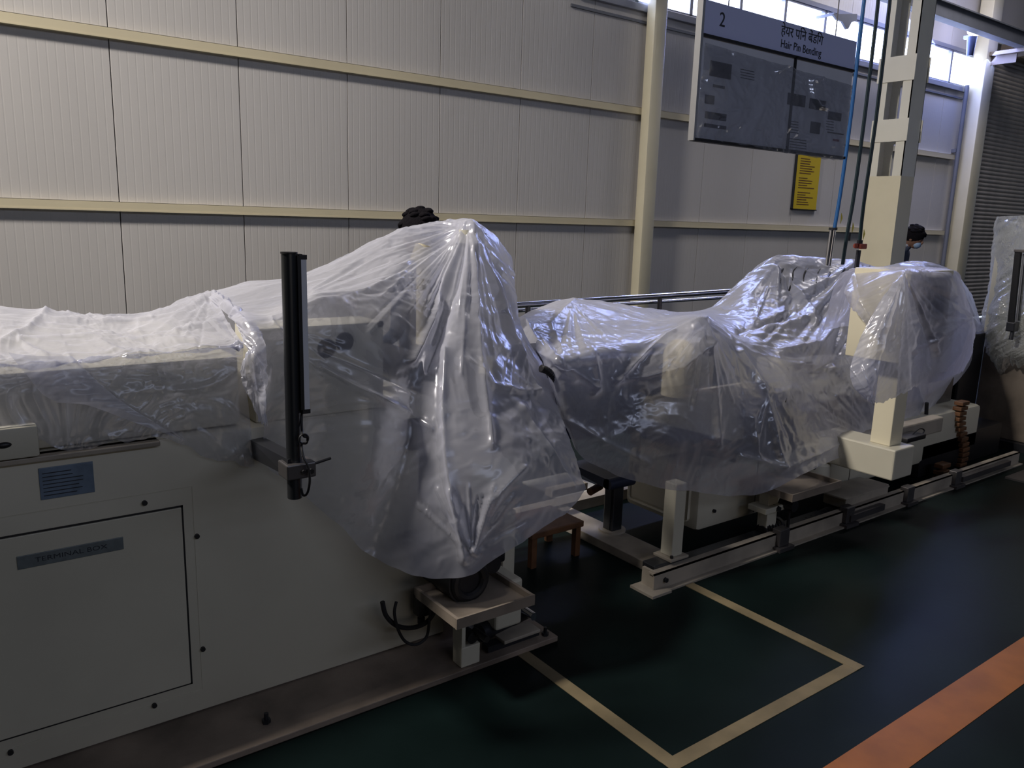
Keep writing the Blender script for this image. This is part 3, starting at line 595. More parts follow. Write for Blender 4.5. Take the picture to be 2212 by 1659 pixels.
# film C
fc = thing('plastic_film', 'largest milky plastic film draped over the whole second machine', 'plastic film', (4.2, 2.8, .9))
cols = [
 [(1132, 690, 3.0), (1145, 712, 2.8), (1163, 742, 2.62), (1172, 780, 2.55), (1185, 815, 2.52), (1198, 850, 2.5), (1212, 890, 2.5)],
 [(1180, 668, 3.25), (1192, 715, 2.85), (1203, 768, 2.46), (1208, 800, 2.43), (1218, 860, 2.42), (1230, 920, 2.42), (1246, 975, 2.42)],
 [(1240, 648, 3.35), (1265, 700, 2.9), (1300, 750, 2.46), (1302, 790, 2.42), (1298, 860, 2.4), (1290, 940, 2.38), (1290, 1010, 2.40)],
 [(1330, 657, 3.4), (1362, 695, 2.95), (1400, 733, 2.52), (1375, 790, 2.42), (1375, 870, 2.38), (1365, 950, 2.34), (1355, 1036, 2.36)],
 [(1430, 671, 3.4), (1447, 688, 3.0), (1462, 706, 2.55), (1455, 770, 2.36), (1448, 860, 2.33), (1438, 950, 2.30), (1428, 1052, 2.30)],
 [(1492, 676, 3.4), (1508, 682, 2.9), (1521, 690, 2.42), (1528, 750, 2.30), (1525, 860, 2.30), (1510, 960, 2.28), (1498, 1062, 2.28)],
 [(1556, 664, 3.4), (1574, 692, 2.95), (1586, 742, 2.48), (1598, 800, 2.36), (1596, 870, 2.30), (1585, 960, 2.26), (1570, 1072, 2.26)],
 [(1618, 607, 3.4), (1640, 672, 3.02), (1668, 750, 2.58), (1668, 800, 2.42), (1660, 870, 2.30), (1650, 960, 2.24), (1640, 1066, 2.22)],
 [(1684, 559, 3.42), (1712, 655, 3.1), (1745, 745, 2.62), (1752, 800, 2.5), (1752, 870, 2.36), (1740, 955, 2.26), (1716, 1034, 2.2)],
 [(1770, 561, 3.4), (1792, 655, 3.05), (1822, 740, 2.68), (1832, 800, 2.55), (1832, 860, 2.44), (1822, 930, 2.36), (1800, 996, 2.3)],
 [(1850, 567, 3.34), (1868, 640, 3.0), (1892, 720, 2.66), (1900, 790, 2.56), (1900, 850, 2.5), (1894, 910, 2.46), (1888, 966, 2.42)],
 [(1905, 580, 3.25), (1930, 630, 2.95), (1960, 700, 2.66), (1968, 780, 2.56), (1970, 840, 2.54), (1965, 895, 2.52), (1955, 955, 2.5)],
 [(1990, 566, 3.15), (2012, 605, 2.9), (2040, 680, 2.66), (2045, 760, 2.6), (2040, 810, 2.58), (2018, 860, 2.58), (1985, 915, 2.58)],
 [(2055, 584, 3.12), (2078, 620, 2.98), (2100, 685, 2.84), (2106, 735, 2.76), (2095, 780, 2.74), (2075, 815, 2.72), (2045, 842, 2.72)],
 [(2095, 632, 3.2), (2106, 660, 3.12), (2114, 690, 3.04), (2117, 720, 3.0), (2114, 745, 2.97), (2108, 768, 2.95), (2098, 788, 2.93)]]
film('film_sheet', fc, cols, 360, 250, layers=(.8, .5, .35, .2, .2, .35, .2, .2, .3, .5, .8, .9, 1, 1, 1), crumple=.0035, cs=4.5, mat='film', seed=31, ten=.4,
     folds=[([(1524, 692), (1440, 730), (1380, 775), (1330, 822)], 6, .022), ([(1330, 822), (1400, 812), (1480, 790), (1540, 740)], 6, .012), ([(1540, 700), (1620, 760), (1700, 785), (1800, 795)], 6, .012), ([(1530, 745), (1545, 850), (1550, 960)], 8, .018),
            ([(1600, 760), (1650, 840), (1662, 880), (1675, 960), (1690, 1010)], 6, .022), ([(1625, 900), (1640, 990), (1680, 1020)], 6, .012), ([(1130, 700), (1170, 760), (1230, 800), (1290, 840)], 7, .02), ([(1170, 740), (1215, 790), (1240, 820)], 5, .014),
            ([(1684, 562), (1712, 640), (1700, 690), (1600, 712)], 9, -.035), ([(1700, 600), (1740, 660), (1760, 700)], 8, .028), ([(1840, 572), (1790, 640), (1750, 690), (1650, 715)], 8, .030), ([(1860, 590), (1830, 680), (1770, 745), (1690, 760)], 9, .034), ([(1870, 600), (1850, 700), (1800, 780), (1760, 800)], 8, -.024),
            ([(1560, 670), (1640, 690), (1760, 660)], 5, .012), ([(1240, 650), (1190, 700), (1215, 760)], 5, .012), ([(1200, 890), (1300, 950), (1400, 1000)], 8, .014), ([(1600, 985), (1700, 1010), (1830, 950)], 7, .018), ([(1960, 800), (1990, 870), (1960, 940)], 6, .02),
            ([(1280, 760), (1290, 820), (1280, 850)], 6, .016), ([(2060, 600), (2085, 650), (2110, 700)], 5, .012)],
     rays=[(1524, 692, 20, 160, 200, 18, 3.5, .008), (1852, 575, 95, 160, 260, 24, 3.5, .013), (1684, 562, 70, 130, 170, 12, 3.5, .010), (1235, 655, 10, 110, 170, 14, 3, .007), (1600, 720, -30, 10, 220, 12, 3, .010), (1140, 700, 0, 60, 160, 8, 3.5, .008), (1662, 838, 60, 115, 160, 8, 3.5, .010), (1900, 960, 180, 300, 170, 12, 3, .008)])
c = on_film(1508, 745, 0)+np.array([0, .10, -.115])
MB().sph(c+np.array([0, 0, .045]), .085, (.8, 1, 1)).cyl(c+np.array([-.0, 0, .03]), c+np.array([0, .0, -.13]), .075).build('bell_housing', 'girt_paint', fs, True)
c2 = on_film(1562, 738, .03)+np.array([0, .02, -.01])
MB().cyl(c2-np.array([.07, 0, -.01]), c2+np.array([.0, 0, 0]), .035).cyl(c2, c2+np.array([.025, -.01, -.01]), .022).torus(c2-np.array([.05, 0, 0]), .042, .008, 'X').build('spindle', 'black_plastic', fs, True)
c = on_film(1708, 895, .15)
MB().cyl(c+np.array([-.02, 0, .10]), c+np.array([.12, 0, -.16]), .12).build('main_motor', 'black_plastic', fs, True)
c3 = on_film(1668, 840, .03)+np.array([0, .035, -.02])
MB().torus(c3, .055, .014, 'Y').cyl(c3+np.array([0, .0, 0]), c3+np.array([0, .1, 0]), .05).build('lifting_ring', 'steel', fs, True)
for k in range(7):
    x0 = 1696+25.5*k; y0 = 568+1.0*k
    MB().tube([on_film(x0+6, y0+3, .012), on_film(x0, y0+8, .008), on_film(x0-6, y0+18, .006), on_film(x0-10, y0+32, .006), on_film(x0-12, y0+48, .010), on_film(x0-13, y0+62, .02)], .008, 8, 4).build('hoop', 'black_plastic', rk, True)
# swing-arm operator box on its stand
ob = thing('operator_box', 'cream operator box on a square tube stand, draped with clear film', 'control box', (4.1, 2.15, .33))
MB().box(3.90, 4.33, 2.0, 2.30, .955, 1.415, bev=.006).build('enclosure', 'column_paint', ob, True)
MB().box(3.93, 4.30, 1.990, 2.001, .985, 1.385, bev=.004).build('front_door', 'cream_dirty', ob)
MB().box(3.99, 4.24, 1.984, 1.992, 1.20, 1.34, bev=.003).build('display', 'black_plastic', ob)
for k in range(4): MB().cyl((4.01+.07*k, 1.99, 1.08), (4.01+.07*k, 1.975, 1.08), .016, n=14).build('push_button', 'valve_red' if k == 0 else 'black_plastic', ob, True)
MB().box(4.02, 4.14, 2.06, 2.17, .495, .955, bev=.004).build('stand_tube', 'column_paint', ob)
MB().box(3.97, 4.17, 2.0, 2.45, .33, .495, bev=.008).build('foot_arm', 'cream_paint', ob)
fd = thing('plastic_film', 'clear plastic bag hanging over the operator box in front of the column', 'plastic film', (4.1, 2.1, 1.4))
cols = [[(1850, 583, 2.33), (1846, 590, 2.31), (1832, 612, 2.30), (1824, 630, 2.28), (1828, 642, 2.28), (1836, 656, 2.28)],
        [(1900, 578, 2.33), (1898, 588, 2.16), (1885, 620, 2.12), (1874, 650, 2.1), (1868, 670, 2.1), (1862, 688, 2.1)],
        [(1958, 577, 2.33), (1955, 588, 1.975), (1956, 650, 1.96), (1954, 715, 1.95), (1952, 770, 1.94), (1948, 815, 1.94)],
        [(2005, 578, 2.33), (2005, 591, 1.975), (2012, 650, 1.955), (2020, 720, 1.94), (2020, 780, 1.94), (2005, 826, 1.95)],
        [(2052, 583, 2.33), (2056, 594, 1.98), (2070, 650, 1.975), (2085, 710, 1.97), (2082, 765, 1.97), (2062, 810, 1.97)],
        [(2070, 590, 2.35), (2080, 620, 2.2), (2096, 670, 2.18), (2106, 715, 2.16), (2098, 765, 2.16), (2080, 800, 2.16)]]
film('film_sheet', fd, cols, 200, 160, crumple=.003, cs=6, mat='film_thin', seed=41,
     folds=[([(1953, 592), (1990, 680), (2023, 760)], 5, .016), ([(1850, 600), (1860, 650), (1880, 690)], 5, .010), ([(2020, 690), (2060, 670), (2090, 690)], 6, .014), ([(1960, 755), (2000, 745), (2030, 720)], 5, .012), ([(2090, 700), (2070, 760), (2035, 800)], 6, .016)],
     rays=[(1953, 590, 20, 110, 220, 12, 3, .008), (1953, 590, 110, 165, 110, 6, 3, .006), (2090, 690, 120, 190, 100, 8, 3, .008)])
cols = [[(1950, 590, 1.97), (1905, 650, 1.98), (1868, 712, 2.0), (1845, 770, 2.02), (1836, 806, 2.02), (1845, 836, 2.0), (1868, 860, 1.97)],
        [(1953, 589, 1.955), (1925, 660, 1.93), (1900, 725, 1.93), (1882, 785, 1.93), (1876, 825, 1.93), (1880, 850, 1.93), (1890, 869, 1.93)],
        [(1955, 589, 1.955), (1948, 665, 1.92), (1940, 730, 1.91), (1932, 785, 1.91), (1930, 820, 1.91), (1932, 842, 1.91), (1938, 856, 1.91)],
        [(1957, 590, 1.96), (1975, 665, 1.935), (1998, 730, 1.93), (2012, 775, 1.94), (2010, 800, 1.94), (2000, 818, 1.94), (1985, 830, 1.94)]]
film('front_fold', fd, cols, 120, 160, layers=(1, .7, .5, .8), crumple=.003, cs=8, mat='film', back=False, seed=43, rays=[(1953, 588, 50, 130, 300, 14, 3.5, .008), (1890, 868, 230, 310, 120, 8, 3, .006)])
# things under the second machine
t2 = thing('tray_stand', 'cream tray under the hem of the largest film, with a post below', 'tray', (3.5, 2.3, 0))
tray(t2, 3.30, 3.72, 2.13, 2.42, .31)
MB().box(3.36, 3.44, 2.30, 2.36, .03, .30, bev=.004).box(3.30, 3.46, 2.27, 2.38, .19, .22, bev=.004).build('post', 'cream_paint', t2)
MB().cyl((3.40, 2.26, .205), (3.40, 2.30, .205), .016, n=6).build('bolt', 'black_plastic', t2)
MB().cyl((3.47, 2.22, .22), (3.47, 2.30, .22), .03).cyl((3.47, 2.25, .1), (3.47, 2.25, .2), .008).build('roller', 'black_plastic', t2, True)
for (a, b, r, l, lb) in ((1648, 1150, .045, .16, 'black motor drum under the second machine, left of the cream post'), (1735, 1140, .05, .30, 'long black motor drum on the base rail right of the cream post')):
    p = wy(a, b, 2.32); m = MB().cyl(p, p+np.array([l, .03, .0]), r).cyl(p+np.array([-.012, 0, 0]), p, r*.8)
    for k in range(5): m.torus(p+np.array([.02+l*k/6, .003*k, 0]), r, .004, 'X', n=20, k=6)
    tag(m.build('motor_drum', 'black_plastic', None, True, tuple(p)), lb, 'motor')
p = wy(1768, 1020, 2.42)
o = MB().cyl(p+np.array([0, 0, -.06]), p+np.array([0, 0, .05]), .062).sph(p+np.array([0, 0, .05]), .062, (1, 1, .25)).build('cream_bottle', 'pale_column', None, True, tuple(p)); tag(o, 'rounded pale oil bottle hanging under the largest film beside the tray', 'bottle')
pts = [wy(x, y, 2.36) for x, y in ((1748, 1004), (1752, 1012), (1760, 1013), (1763, 1006), (1761, 998))]
tag(MB().tube(pts, .004, 8).build('hook', 'black_plastic', None, True, tuple(pts[0])), 'small black hook on the rounded pale bottle', 'hook')
o = MB().box(4.05, 4.5, 2.28, 2.42, .07, .14, bev=.004).box(4.0, 4.45, 2.25, 2.44, .14, .148).build('step_box', 'cream_dirty', None, False, (4.2, 2.35, .07)); tag(o, 'low cream box on the base rail below the foot arm', 'box')
o = MB().box(4.35, 5.25, 2.36, 2.44, .34, .44, bev=.01).build('side_beam', 'cream_dirty', None, False, (4.8, 2.4, .34)); tag(o, 'cream side beam right of the operator box stand', 'beam')
p = wy(1965, 945, 2.3)
tag(MB().box(p[0]-.1, p[0]+.12, p[1]-.04, p[1]+.05, p[2]-.015, p[2]+.015, bev=.006).tube([p, p+np.array([.1, 0, .04]), p+np.array([.17, 0, .02]), p+np.array([.12, 0, -.02])], .004).build('cable_bundle', 'black_plastic', None, True, tuple(p)), 'black cable bundle lying right of the operator box stand', 'cable')
p = wy(2010, 920, 2.5)
tag(MB().tube([wy(x, y, 2.5) for x, y in ((2002, 870), (2001, 900), (2003, 930), (2015, 948), (2030, 950), (2042, 935), (2048, 900))], .012, 10).build('cable_loop', 'rubber', None, True, tuple(p)), 'black cable loop hanging below the right end of the largest film', 'cable')
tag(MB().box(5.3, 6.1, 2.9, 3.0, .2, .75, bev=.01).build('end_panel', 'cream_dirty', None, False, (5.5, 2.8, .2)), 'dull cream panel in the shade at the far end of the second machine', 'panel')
# rust-orange cable chain
cc = thing('cable_chain', 'rust-orange cable chain standing at the far end of the second machine', 'cable chain', (5.6, 2.4, .09))
for k in range(15):
    p = wy(2078-k*.6-6*math.sin(k*.5), 870+k*11, 2.45)
    MB().box(p[0]-.05, p[0]+.05, p[1]-.03, p[1]+.03, p[2]-.014, p[2]+.012, bev=.004).build('link', 'rust_orange', cc)
for k in range(5):
    p = wy(2035-k*2, 1005+k*14, 2.36)
    MB().box(p[0]-.05, p[0]+.06, p[1]-.03, p[1]+.03, p[2]-.014, p[2]+.014, bev=.004).build('link', 'rust_orange', cc)
for k, lb in enumerate(('dark upright duct behind the orange cable chain', 'second dark upright duct, nearest the wrapped cabinet')):
    X = 6.05+k*.2
    tag(MB().box(X, X+.1, 2.75, 2.9, 0, .92, bev=.01).build('duct', 'black_plastic', None, False, (X, 2.8, 0)), lb, 'duct')
tag(MB().box(5.2, 6.4, 2.45, 2.72, .0, .24, bev=.02).build('gear_unit', 'black_plastic', None, True, (5.8, 2.6, 0)), 'black gear unit low behind the orange cable chain', 'gear unit')
# wrapped cabinet on the far right
wc = thing('electrical_cabinet', 'pale green-cream cabinet at the right edge, wrapped in bubble film', 'cabinet', (7.2, 2.3, 0))
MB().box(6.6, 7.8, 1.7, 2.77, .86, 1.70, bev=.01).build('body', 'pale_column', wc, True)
MB().box(6.63, 7.8, 1.72, 2.76, .06, .86, bev=.01).build('shaded_lower_body', 'tray_brown', wc, True)  # same cabinet, browner and darker: the shade is put into its colour
MB().box(6.56, 7.8, 1.66, 2.8, 0, .06).build('plinth', 'dark_metal', wc)
wf = thing('bubble_film', 'crinkled bubble film wrapped round the cabinet at the right edge', 'plastic film', (6.55, 2.3, 1.2))
cols = [[(2152, 468, 2.80), (2144, 540, 2.81), (2136, 620, 2.82), (2122, 680, 2.84), (2114, 730, 2.84), (2125, 760, 2.80), (2150, 790, 2.72)],
        [(2172, 467, 2.70), (2165, 540, 2.70), (2158, 620, 2.69), (2150, 680, 2.66), (2145, 730, 2.64), (2150, 770, 2.62), (2162, 812, 2.62)],
        [(2195, 466, 2.60), (2190, 540, 2.60), (2184, 620, 2.59), (2178, 690, 2.56), (2174, 740, 2.54), (2176, 770, 2.53), (2184, 785, 2.53)],
        [(2235, 464, 2.42), (2230, 540, 2.42), (2226, 620, 2.42), (2222, 690, 2.40), (2220, 740, 2.40), (2222, 770, 2.38), (2226, 795, 2.38)]]
def atX(c): return [(a, b, float(y)) for a, b, y in c]
film('film_sheet', wf, cols, 130, 180, hem=.05, crumple=.006, cs=9, mat='bubble_film', back=False, seed=51, rays=[(2185, 690, 90, 200, 120, 12, 4, .012)])
a = wy(2200, 545, 2.50); b = wy(2184, 695, 2.50); l2 = thing('light_curtain_post', 'dark twin light curtain bar on the wrapped cabinet at the right edge', 'post', tuple(b))
m = MB(); bar(m, a, b, .018, .018); m.build('sensor_housing', 'black_plastic', l2)
m = MB(); bar(m, Vector(a)+Vector((.035, -.03, -.01)), Vector(b)+Vector((.035, -.03, .01)), .012, .01); m.build('sensor_bar', 'gun_metal', l2)
m = MB(); bar(m, Vector(a)+Vector((.018, -.03, -.01)), Vector(b)+Vector((.018, -.03, .01)), .003, .006); m.build('edge_strip', 'aluminium', l2)
MB().box(a[0]-.03, a[0]+.06, a[1]-.05, a[1]+.02, a[2], a[2]+.02, bev=.004).build('end_cap', 'steel', l2)
MB().box(b[0]-.03, b[0]+.05, b[1]-.04, b[1]+.02, b[2]-.07, b[2], bev=.008).cyl(b+np.array([0, -.02, -.07]), b+np.array([-.01, -.02, -.13]), .014).build('clamp', 'dark_metal', l2)
tag(MB().box(5.75, 6.5, 1.85, 2.14, 0, .012).build('floor_mat', 'steel', None, False, (6.1, 2.0, 0)), 'grey plate on the floor at the right edge, before the wrapped cabinet', 'plate')
tag(MB().box(6.25, 6.59, 2.74, 3.6, 0, .86, bev=.01).build('gap_blocker', 'black_plastic', None, True, (6.4, 3.2, 0)), 'added black box darkening the gap between the largest film and the wrapped cabinet', 'cabinet')  # black block added to hide the lit floor behind and keep the gap dark
# handrail behind the second machine
hr = thing('handrail', 'shiny steel handrail behind the second machine', 'handrail', (4, 4, 0))
A, B = wy(1090, 661, 4.0), wy(1690, 622, 4.0); A2, B2 = wy(1090, 672, 4.0), wy(1690, 634, 4.0)
MB().cyl(A, B, .019).build('top_rail', 'chrome', hr, True); MB().cyl(A2+np.array([0, .05, -.01]), B2+np.array([0, .05, -.01]), .012).build('lower_rail', 'chrome', hr, True)
for px_ in (1140, 1424, 1680):
    p = wy(px_, 672, 4.0); MB().cyl((p[0], 4.0, 0), (p[0], 4.0, A[2]), .017).build('post', 'steel', hr, True)
# laced steel column
lcv = thing('laced_column', 'tall cream built-up column with batten plates and a boxed foot', 'column', (7.5, 4.17, 0))
X0, X1, Y0, Y1 = 7.38, 7.62, 4.0, 4.33
zb = 2.11
MB().box(X0, X1, Y0, Y1, 0, zb).build('boxed_foot', 'column_paint', lcv)
for (ya, yb) in ((Y0, Y0+.008), (Y1-.008, Y1)): MB().box(X0, X1, ya, yb, zb, 7.6).build('channel_web', 'pale_column', lcv)
for X in (X0, X1-.008):
    for (ya, yb) in ((Y0, Y0+.09), (Y1-.09, Y1)): MB().box(X, X+.008, ya, yb, zb, 7.6).build('channel_flange', 'pale_column', lcv)
for X in (X0-.008, X1):
    for z0, z1 in ((2.42, 2.62), (2.95, 3.17), (3.75, 3.97), (4.6, 4.82), (5.4, 5.62), (6.2, 6.42)): MB().box(X, X+.008, Y0-.012, Y1+.012, z0, z1).build('batten_plate', 'pale_column', lcv)
# hanging station board
hb = thing('station_board', 'hanging Hair Pin Bending station board covered with clear plastic', 'board', (4.1, 3.0, 2.05))
bx0, bx1, bz0, bz1, hz = 3.385, 4.81, 2.055, 2.745, 2.575
MB().box(bx0, bx1, 3.0, 3.02, bz0, bz1).build('backing', 'board_panel', hb)
MB().box(bx0, bx1, 2.994, 3.0, hz, bz1).build('header', 'board_header', hb)
MB().box(bx0-.012, bx0+.006, 2.985, 3.025, bz0-.01, bz1).build('edge_trim', 'aluminium', hb)
MB().box(bx0, bx1, 2.985, 3.025, bz0-.012, bz0+.004).box(bx0, bx1, 2.988, 3.0, hz-.008, hz+.006).box(4.20, 4.212, 2.988, 3.0, bz0, hz).build('frame_bar', 'black_plastic', hb)
text('numeral', '2', .10, (3.54, 2.993, 2.665), RX, 'ink', hb)
text('lettering', 'हेयर पिन बेंडिंग', .075, (4.25, 2.993, 2.695), RX, 'ink', hb)
text('lettering', 'Hair Pin Bending', .062, (4.25, 2.993, 2.625), RX, 'ink', hb, sx=.95)
def pic(px0, py0, px1, py1, mat='pic_dark'):
    a = wy(px0, py0, 2.998); b = wy(px1, py1, 2.998); MB().box(min(a[0], b[0]), max(a[0], b[0]), 2.996, 3.0, min(a[2], b[2]), max(a[2], b[2])).build('picture', mat, hb)
for q in ((1535, 130, 1578, 172), (1541, 182, 1565, 192), (1524, 204, 1542, 226), (1524, 240, 1568, 262), (1522, 266, 1568, 280), (1703, 200, 1738, 232), (1750, 212, 1782, 240), (1752, 262, 1770, 290), (1790, 240, 1816, 262), (1788, 284, 1822, 292)): pic(*q)
pic(1800, 300, 1812, 306, 'pic_red')
mm = MB()
for (a, b, ln, n_) in ((1706, 262, 36, 5), (1706, 300, 70, 5), (1785, 262, 34, 4), (1600, 150, 50, 4)):
    for k in range(n_): p = wy(a, b+k*6, 2.998); mm.box(p[0], p[0]+ln*.0024, 2.9985, 3.0, p[2], p[2]+.004)
mm.build('print', 'ink', hb)
cols = [[(x, 92+.29*(x-1520)-0, 2.982), (x-6, 160+.2*(x-1520), 2.965), (x-14, 230+.18*(x-1520), 2.968), (x-22, 292+.168*(x-1500), 2.982)] for x in (1522, 1570, 1620, 1670, 1700, 1740, 1790, 1842)]
film('clear_cover', hb, cols, 130, 80, crumple=.0035, cs=8, mat='clear_sheet', back=False, seed=61, folds=[([(1775, 170), (1752, 175), (1755, 210), (1768, 230), (1785, 235)], 4, .02), ([(1700, 140), (1680, 155)], 4, .02), ([(1702, 138), (1735, 180)], 4, .014)])
for X in (3.6, 4.6): MB().cyl((X, 3.01, bz1), (X, 3.01, 7.6), .004, n=6).build('hanging_wire', 'steel', hb)
# supply hoses from above
for nm, mat, pts, lb in (('air_hose', 'hose_blue', ((1872, -40), (1862, 40), (1840, 235), (1818, 400), (1802, 497)), 'bright blue air hose hanging in front of the board edge'),
                     ('air_hose', 'hose_green', ((1900, -40), (1893, 40), (1868, 250), (1845, 420), (1831, 500), (1820, 572)), 'dark green hose hanging between the blue hose and the valve hose'),
                     ('air_hose', 'hose_green', ((1926, -40), (1918, 40), (1892, 260), (1866, 440), (1857, 525)), 'dark green hose beside the laced column, ending in a red valve')):
    P = [wy(x, y, 3.15) for x, y in pts]; o = thing(nm, lb, 'hose', tuple(P[-1]))
    MB().tube(P, .0125, 12).build('tube', mat, o, True)
    e = P[-1] if nm != 'x' else P[-1]
    if 'red valve' in lb:
        MB().cyl(e+np.array([0, 0, .02]), e+np.array([0, 0, -.005]), .020).cyl(e+np.array([0, 0, -.05]), e+np.array([-.005, 0, -.18]), .016).build('fitting', 'dark_metal', o, True)
        MB().cyl(e+np.array([-.05, 0, -.02]), e+np.array([.04, 0, -.02]), .018, n=12).box(e[0]-.045, e[0]+.035, 3.11, 3.13, e[2]-.04, e[2]-.004, bev=.006).build('valve_handle', 'valve_red', o, True)
    elif 'bright' in lb:
        MB().cyl(e+np.array([-.015, 0, .0]), e+np.array([-.03, 0, -.24]), .021).build('cylinder_rod', 'chrome', o, True)
        MB().cyl(e+np.array([-.015, 0, .016]), e+np.array([-.015, 0, .0]), .028).build('collar', 'dark_metal', o, True)
    else: MB().cyl(wy(1833, 503, 3.15), wy(1831, 520, 3.15), .017).build('clamp', 'dark_metal', o, True)
    if 'bright' not in lb or True:
        q = wy(*((1811, 470) if 'bright' in lb else (1836, 490) if 'between' in lb else (1860, 505)), 3.15); MB().poly([q+np.array([.01, -.014, .03]), q+np.array([.03, -.014, .0]), q+np.array([.012, -.014, -.04])], (0, .003, 0)).build('tape_tag', 'yellow_tape', o)
# yellow notice on the wall
nt_ = thing('wall_notice', 'yellow printed notice fixed on the back wall below the board', 'notice', (10.63, 7.19, 1.9))
MB().box(10.34, 10.92, 7.17, 7.198, 1.89, 2.66).build('sheet', 'notice_yellow', nt_)
mm = MB(); rr = random.Random(9)
for k in range(20):
    if k in (6, 12): continue
    mm.box(10.42, 10.42+rr.uniform(.2, .42), 7.168, 7.17, 1.95+k*.034, 1.962+k*.034)
mm.build('print', 'rust_orange', nt_)
MB().box(10.325, 10.34, 7.165, 7.2, 1.88, 2.67).box(10.325, 10.935, 7.165, 7.2, 1.875, 1.89).build('frame', 'dark_metal', nt_)
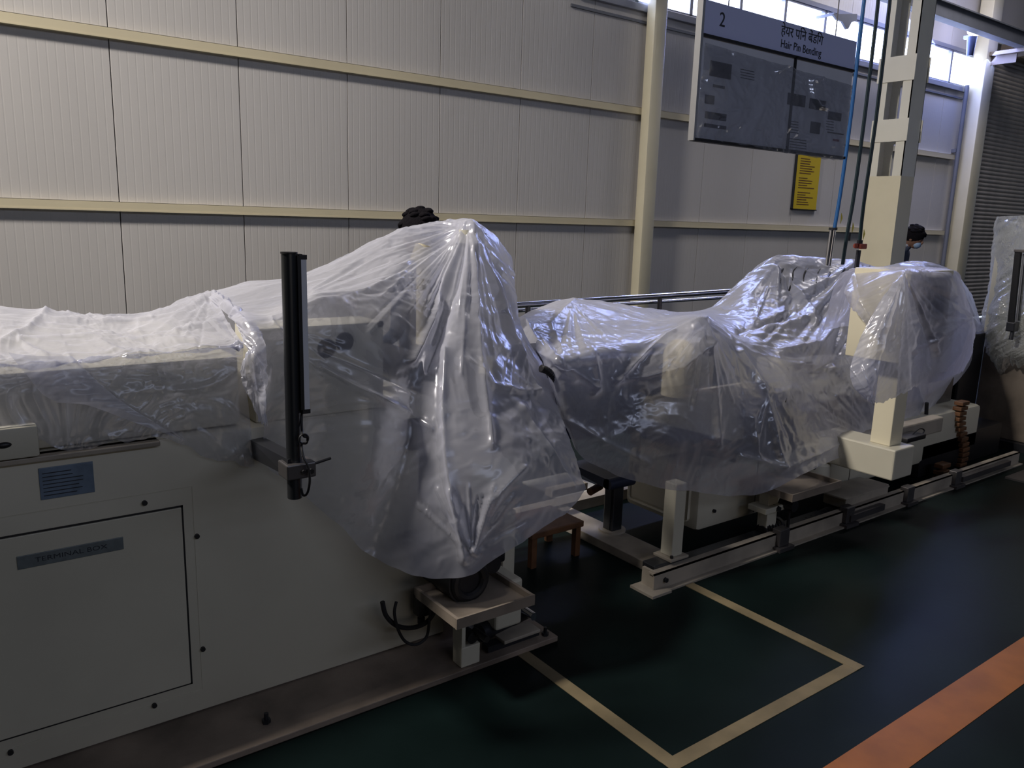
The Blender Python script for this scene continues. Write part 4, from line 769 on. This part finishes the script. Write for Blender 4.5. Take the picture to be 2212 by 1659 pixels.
# ================================================================== PEOPLE
def person(label, x, y, rz, lean, shirt, mask, h=1.66, yawhead=0, dz=0):
    R_ = Matrix.Translation((x, y, 0)) @ Matrix.Rotation(rz, 4, 'Z')       # faces local -Y
    root = thing('person', label, 'person', (x, y, 0)); s = h/1.72
    def T(p): return R_ @ Vector([c*s for c in p])
    J = {'pel': ((0, 0, .95), .13), 'wai': ((0, -.01-lean*.2, 1.10), .125), 'che': ((0, -lean*.7, 1.30), .15), 'col': ((0, -lean, 1.42), .085), 'nec': ((0, -lean-.01-dz*.4, 1.49-dz*.5), .052), 'hed': ((0, -lean-.03-dz*.8, 1.55-dz), .05)}
    E_ = [('pel', 'wai'), ('wai', 'che'), ('che', 'col'), ('col', 'nec'), ('nec', 'hed')]
    for sd, q in ((1, 'r'), (-1, 'l')):
        J.update({'sh'+q: ((.19*sd, -lean*.95, 1.38), .06), 'el'+q: ((.235*sd, -lean*.8+.0, 1.10), .042), 'wr'+q: ((.20*sd, -lean-.20, .98), .028), 'pa'+q: ((.185*sd, -lean-.28, .965), .030),
                  'hi'+q: ((.10*sd, 0, .88), .095), 'kn'+q: ((.11*sd, -.02, .49), .06), 'an'+q: ((.11*sd, .02, .09), .042), 'to'+q: ((.12*sd, -.15, .045), .038)})
        E_ += [('che', 'sh'+q), ('sh'+q, 'el'+q), ('el'+q, 'wr'+q), ('wr'+q, 'pa'+q), ('pel', 'hi'+q), ('hi'+q, 'kn'+q), ('kn'+q, 'an'+q), ('an'+q, 'to'+q)]
        for k in range(5):
            fx = (-.024+.016*k)*sd; a = 'f%d%s' % (k, q); b = 'g%d%s' % (k, q); L_ = (.055, .07, .075, .068, .052)[k]
            J[a] = ((.185*sd+fx*1.1, -lean-.28-L_*.6, .955), .009); J[b] = ((.185*sd+fx*1.2, -lean-.28-L_, .935), .008); E_ += [('pa'+q, a), (a, b)]
    names = list(J); me = bpy.data.meshes.new('body')
    me.from_pydata([T(J[n][0])-root.location for n in names], [(names.index(a), names.index(b)) for a, b in E_], [])
    o = bpy.data.objects.new('body', me); COL.objects.link(o)
    md = o.modifiers.new('s', 'SKIN'); sk = me.skin_vertices[0].data if me.skin_vertices else None
    if sk is None:
        bm = bmesh.new(); bm.from_mesh(me); bm.verts.layers.skin.verify(); bm.to_mesh(me); bm.free(); sk = me.skin_vertices[0].data
    for i, n in enumerate(names):
        r = J[n][1]*s; sk[i].radius = (r*1.15, r) if n in ('che', 'pel', 'wai') else (r, r); sk[i].use_root = n == 'pel'
    o.modifiers.new('u', 'SUBSURF').levels = 2
    dg = bpy.context.evaluated_depsgraph_get(); dg.update(); m2_ = bpy.data.meshes.new_from_object(o.evaluated_get(dg)); bpy.data.objects.remove(o)
    m2_.name = 'body'; m2_.materials.clear()
    for q in (shirt, 'navy_cloth', 'skin', 'shoe_black'): m2_.materials.append(MAT[q])
    inv = (R_.inverted())
    for p in m2_.polygons:
        c = (inv @ (Vector(p.center)+root.location))/s; p.use_smooth = True
        p.material_index = 3 if c.z < .10 else 2 if (c.z > 1.47-dz*.2 or (c.y < -lean-.19 and c.z < 1.05 and abs(c.x) > .1)) else 1 if c.z < .97 else 0
    b = bpy.data.objects.new('body', m2_); COL.objects.link(b); b.parent = root
    H = R_ @ Matrix.Translation(Vector((0, -lean-.05-dz*.9, 1.625-dz))*s) @ Matrix.Rotation(yawhead, 4, 'Z') @ Matrix.Rotation(math.radians(12+dz*150), 4, 'X')
    def part(name, shapes, mat):
        m = MB()
        for c, r, sc_ in shapes: m.sph((0, 0, 0), r*s, sc_, 20, M=Matrix()); bmesh.ops.transform(m.bm, matrix=H @ Matrix.Translation(Vector(c)*s), verts=m.bm.verts[-(20*12+2-20+0):] if False else [v for v in m.bm.verts if not v.tag])
        return m.build(name, mat, root, True)
    def ell(name, lst, mat):
        m = MB()
        for c, r, sc_ in lst:
            bmesh.ops.create_uvsphere(m.bm, u_segments=20, v_segments=14, radius=1, matrix=H @ Matrix.Translation(Vector(c)*s) @ Matrix.Diagonal((r*sc_[0]*s, r*sc_[1]*s, r*sc_[2]*s, 1)))
        return m.build(name, mat, root, True)
    ell('head', [((0, 0, 0), .105, (.74, .90, 1.08)), ((0, -.035, -.065), .06, (.85, .85, .8)), ((0, -.098, -.018), .016, (.8, 1.1, 1.5)), ((.078, .01, -.015), .026, (.35, .7, 1.1)), ((-.078, .01, -.015), .026, (.35, .7, 1.1)), ((0, -.09, -.062), .018, (1.4, .5, .4))], 'skin')
    hb_ = [((0, .018, .034), .118, (.84, .95, .97)), ((0, -.05, .075), .055, (1.15, .9, .6)), ((0, .065, -.02), .07, (.95, .6, 1.0))]
    r5 = random.Random(4)
    for k in range(26):
        a = r5.uniform(0, 2*PI); e = r5.uniform(.15, 1.4); hb_.append(((.085*math.cos(a)*math.cos(e), .018+.098*math.sin(a)*math.cos(e), .040+.098*math.sin(e)), .024, (1.3, 1.3, .7)))
    ell('hair', hb_, 'hair')
    ell('eyes', [((.031, -.083, .012), .011, (1.2, .6, .7)), ((-.031, -.083, .012), .011, (1.2, .6, .7))], 'ink')
    if mask: ell('face_mask', [((0, -.058, -.055), .062, (.92, .82, .78))], 'mask_blue')
    m = MB(); m.torus((0, 0, 0), .062*s, .018*s, 'Z'); bmesh.ops.transform(m.bm, matrix=R_ @ Matrix.Translation(Vector((0, -lean-.0, 1.465))*s), verts=m.bm.verts); m.build('collar', 'collar_light' if mask else shirt, root, True)
    return root
person('person with dark hair standing behind the peaked film, only the crown showing', 2.13, 3.62, math.radians(200), .02, 'navy_cloth', False, h=1.60)
pr_ = person('person in a grey-blue shirt and pale face mask, looking down beside the column', 9.15, 5.0, math.radians(14), .15, 'shirt_dark', True, h=1.705, dz=.07)
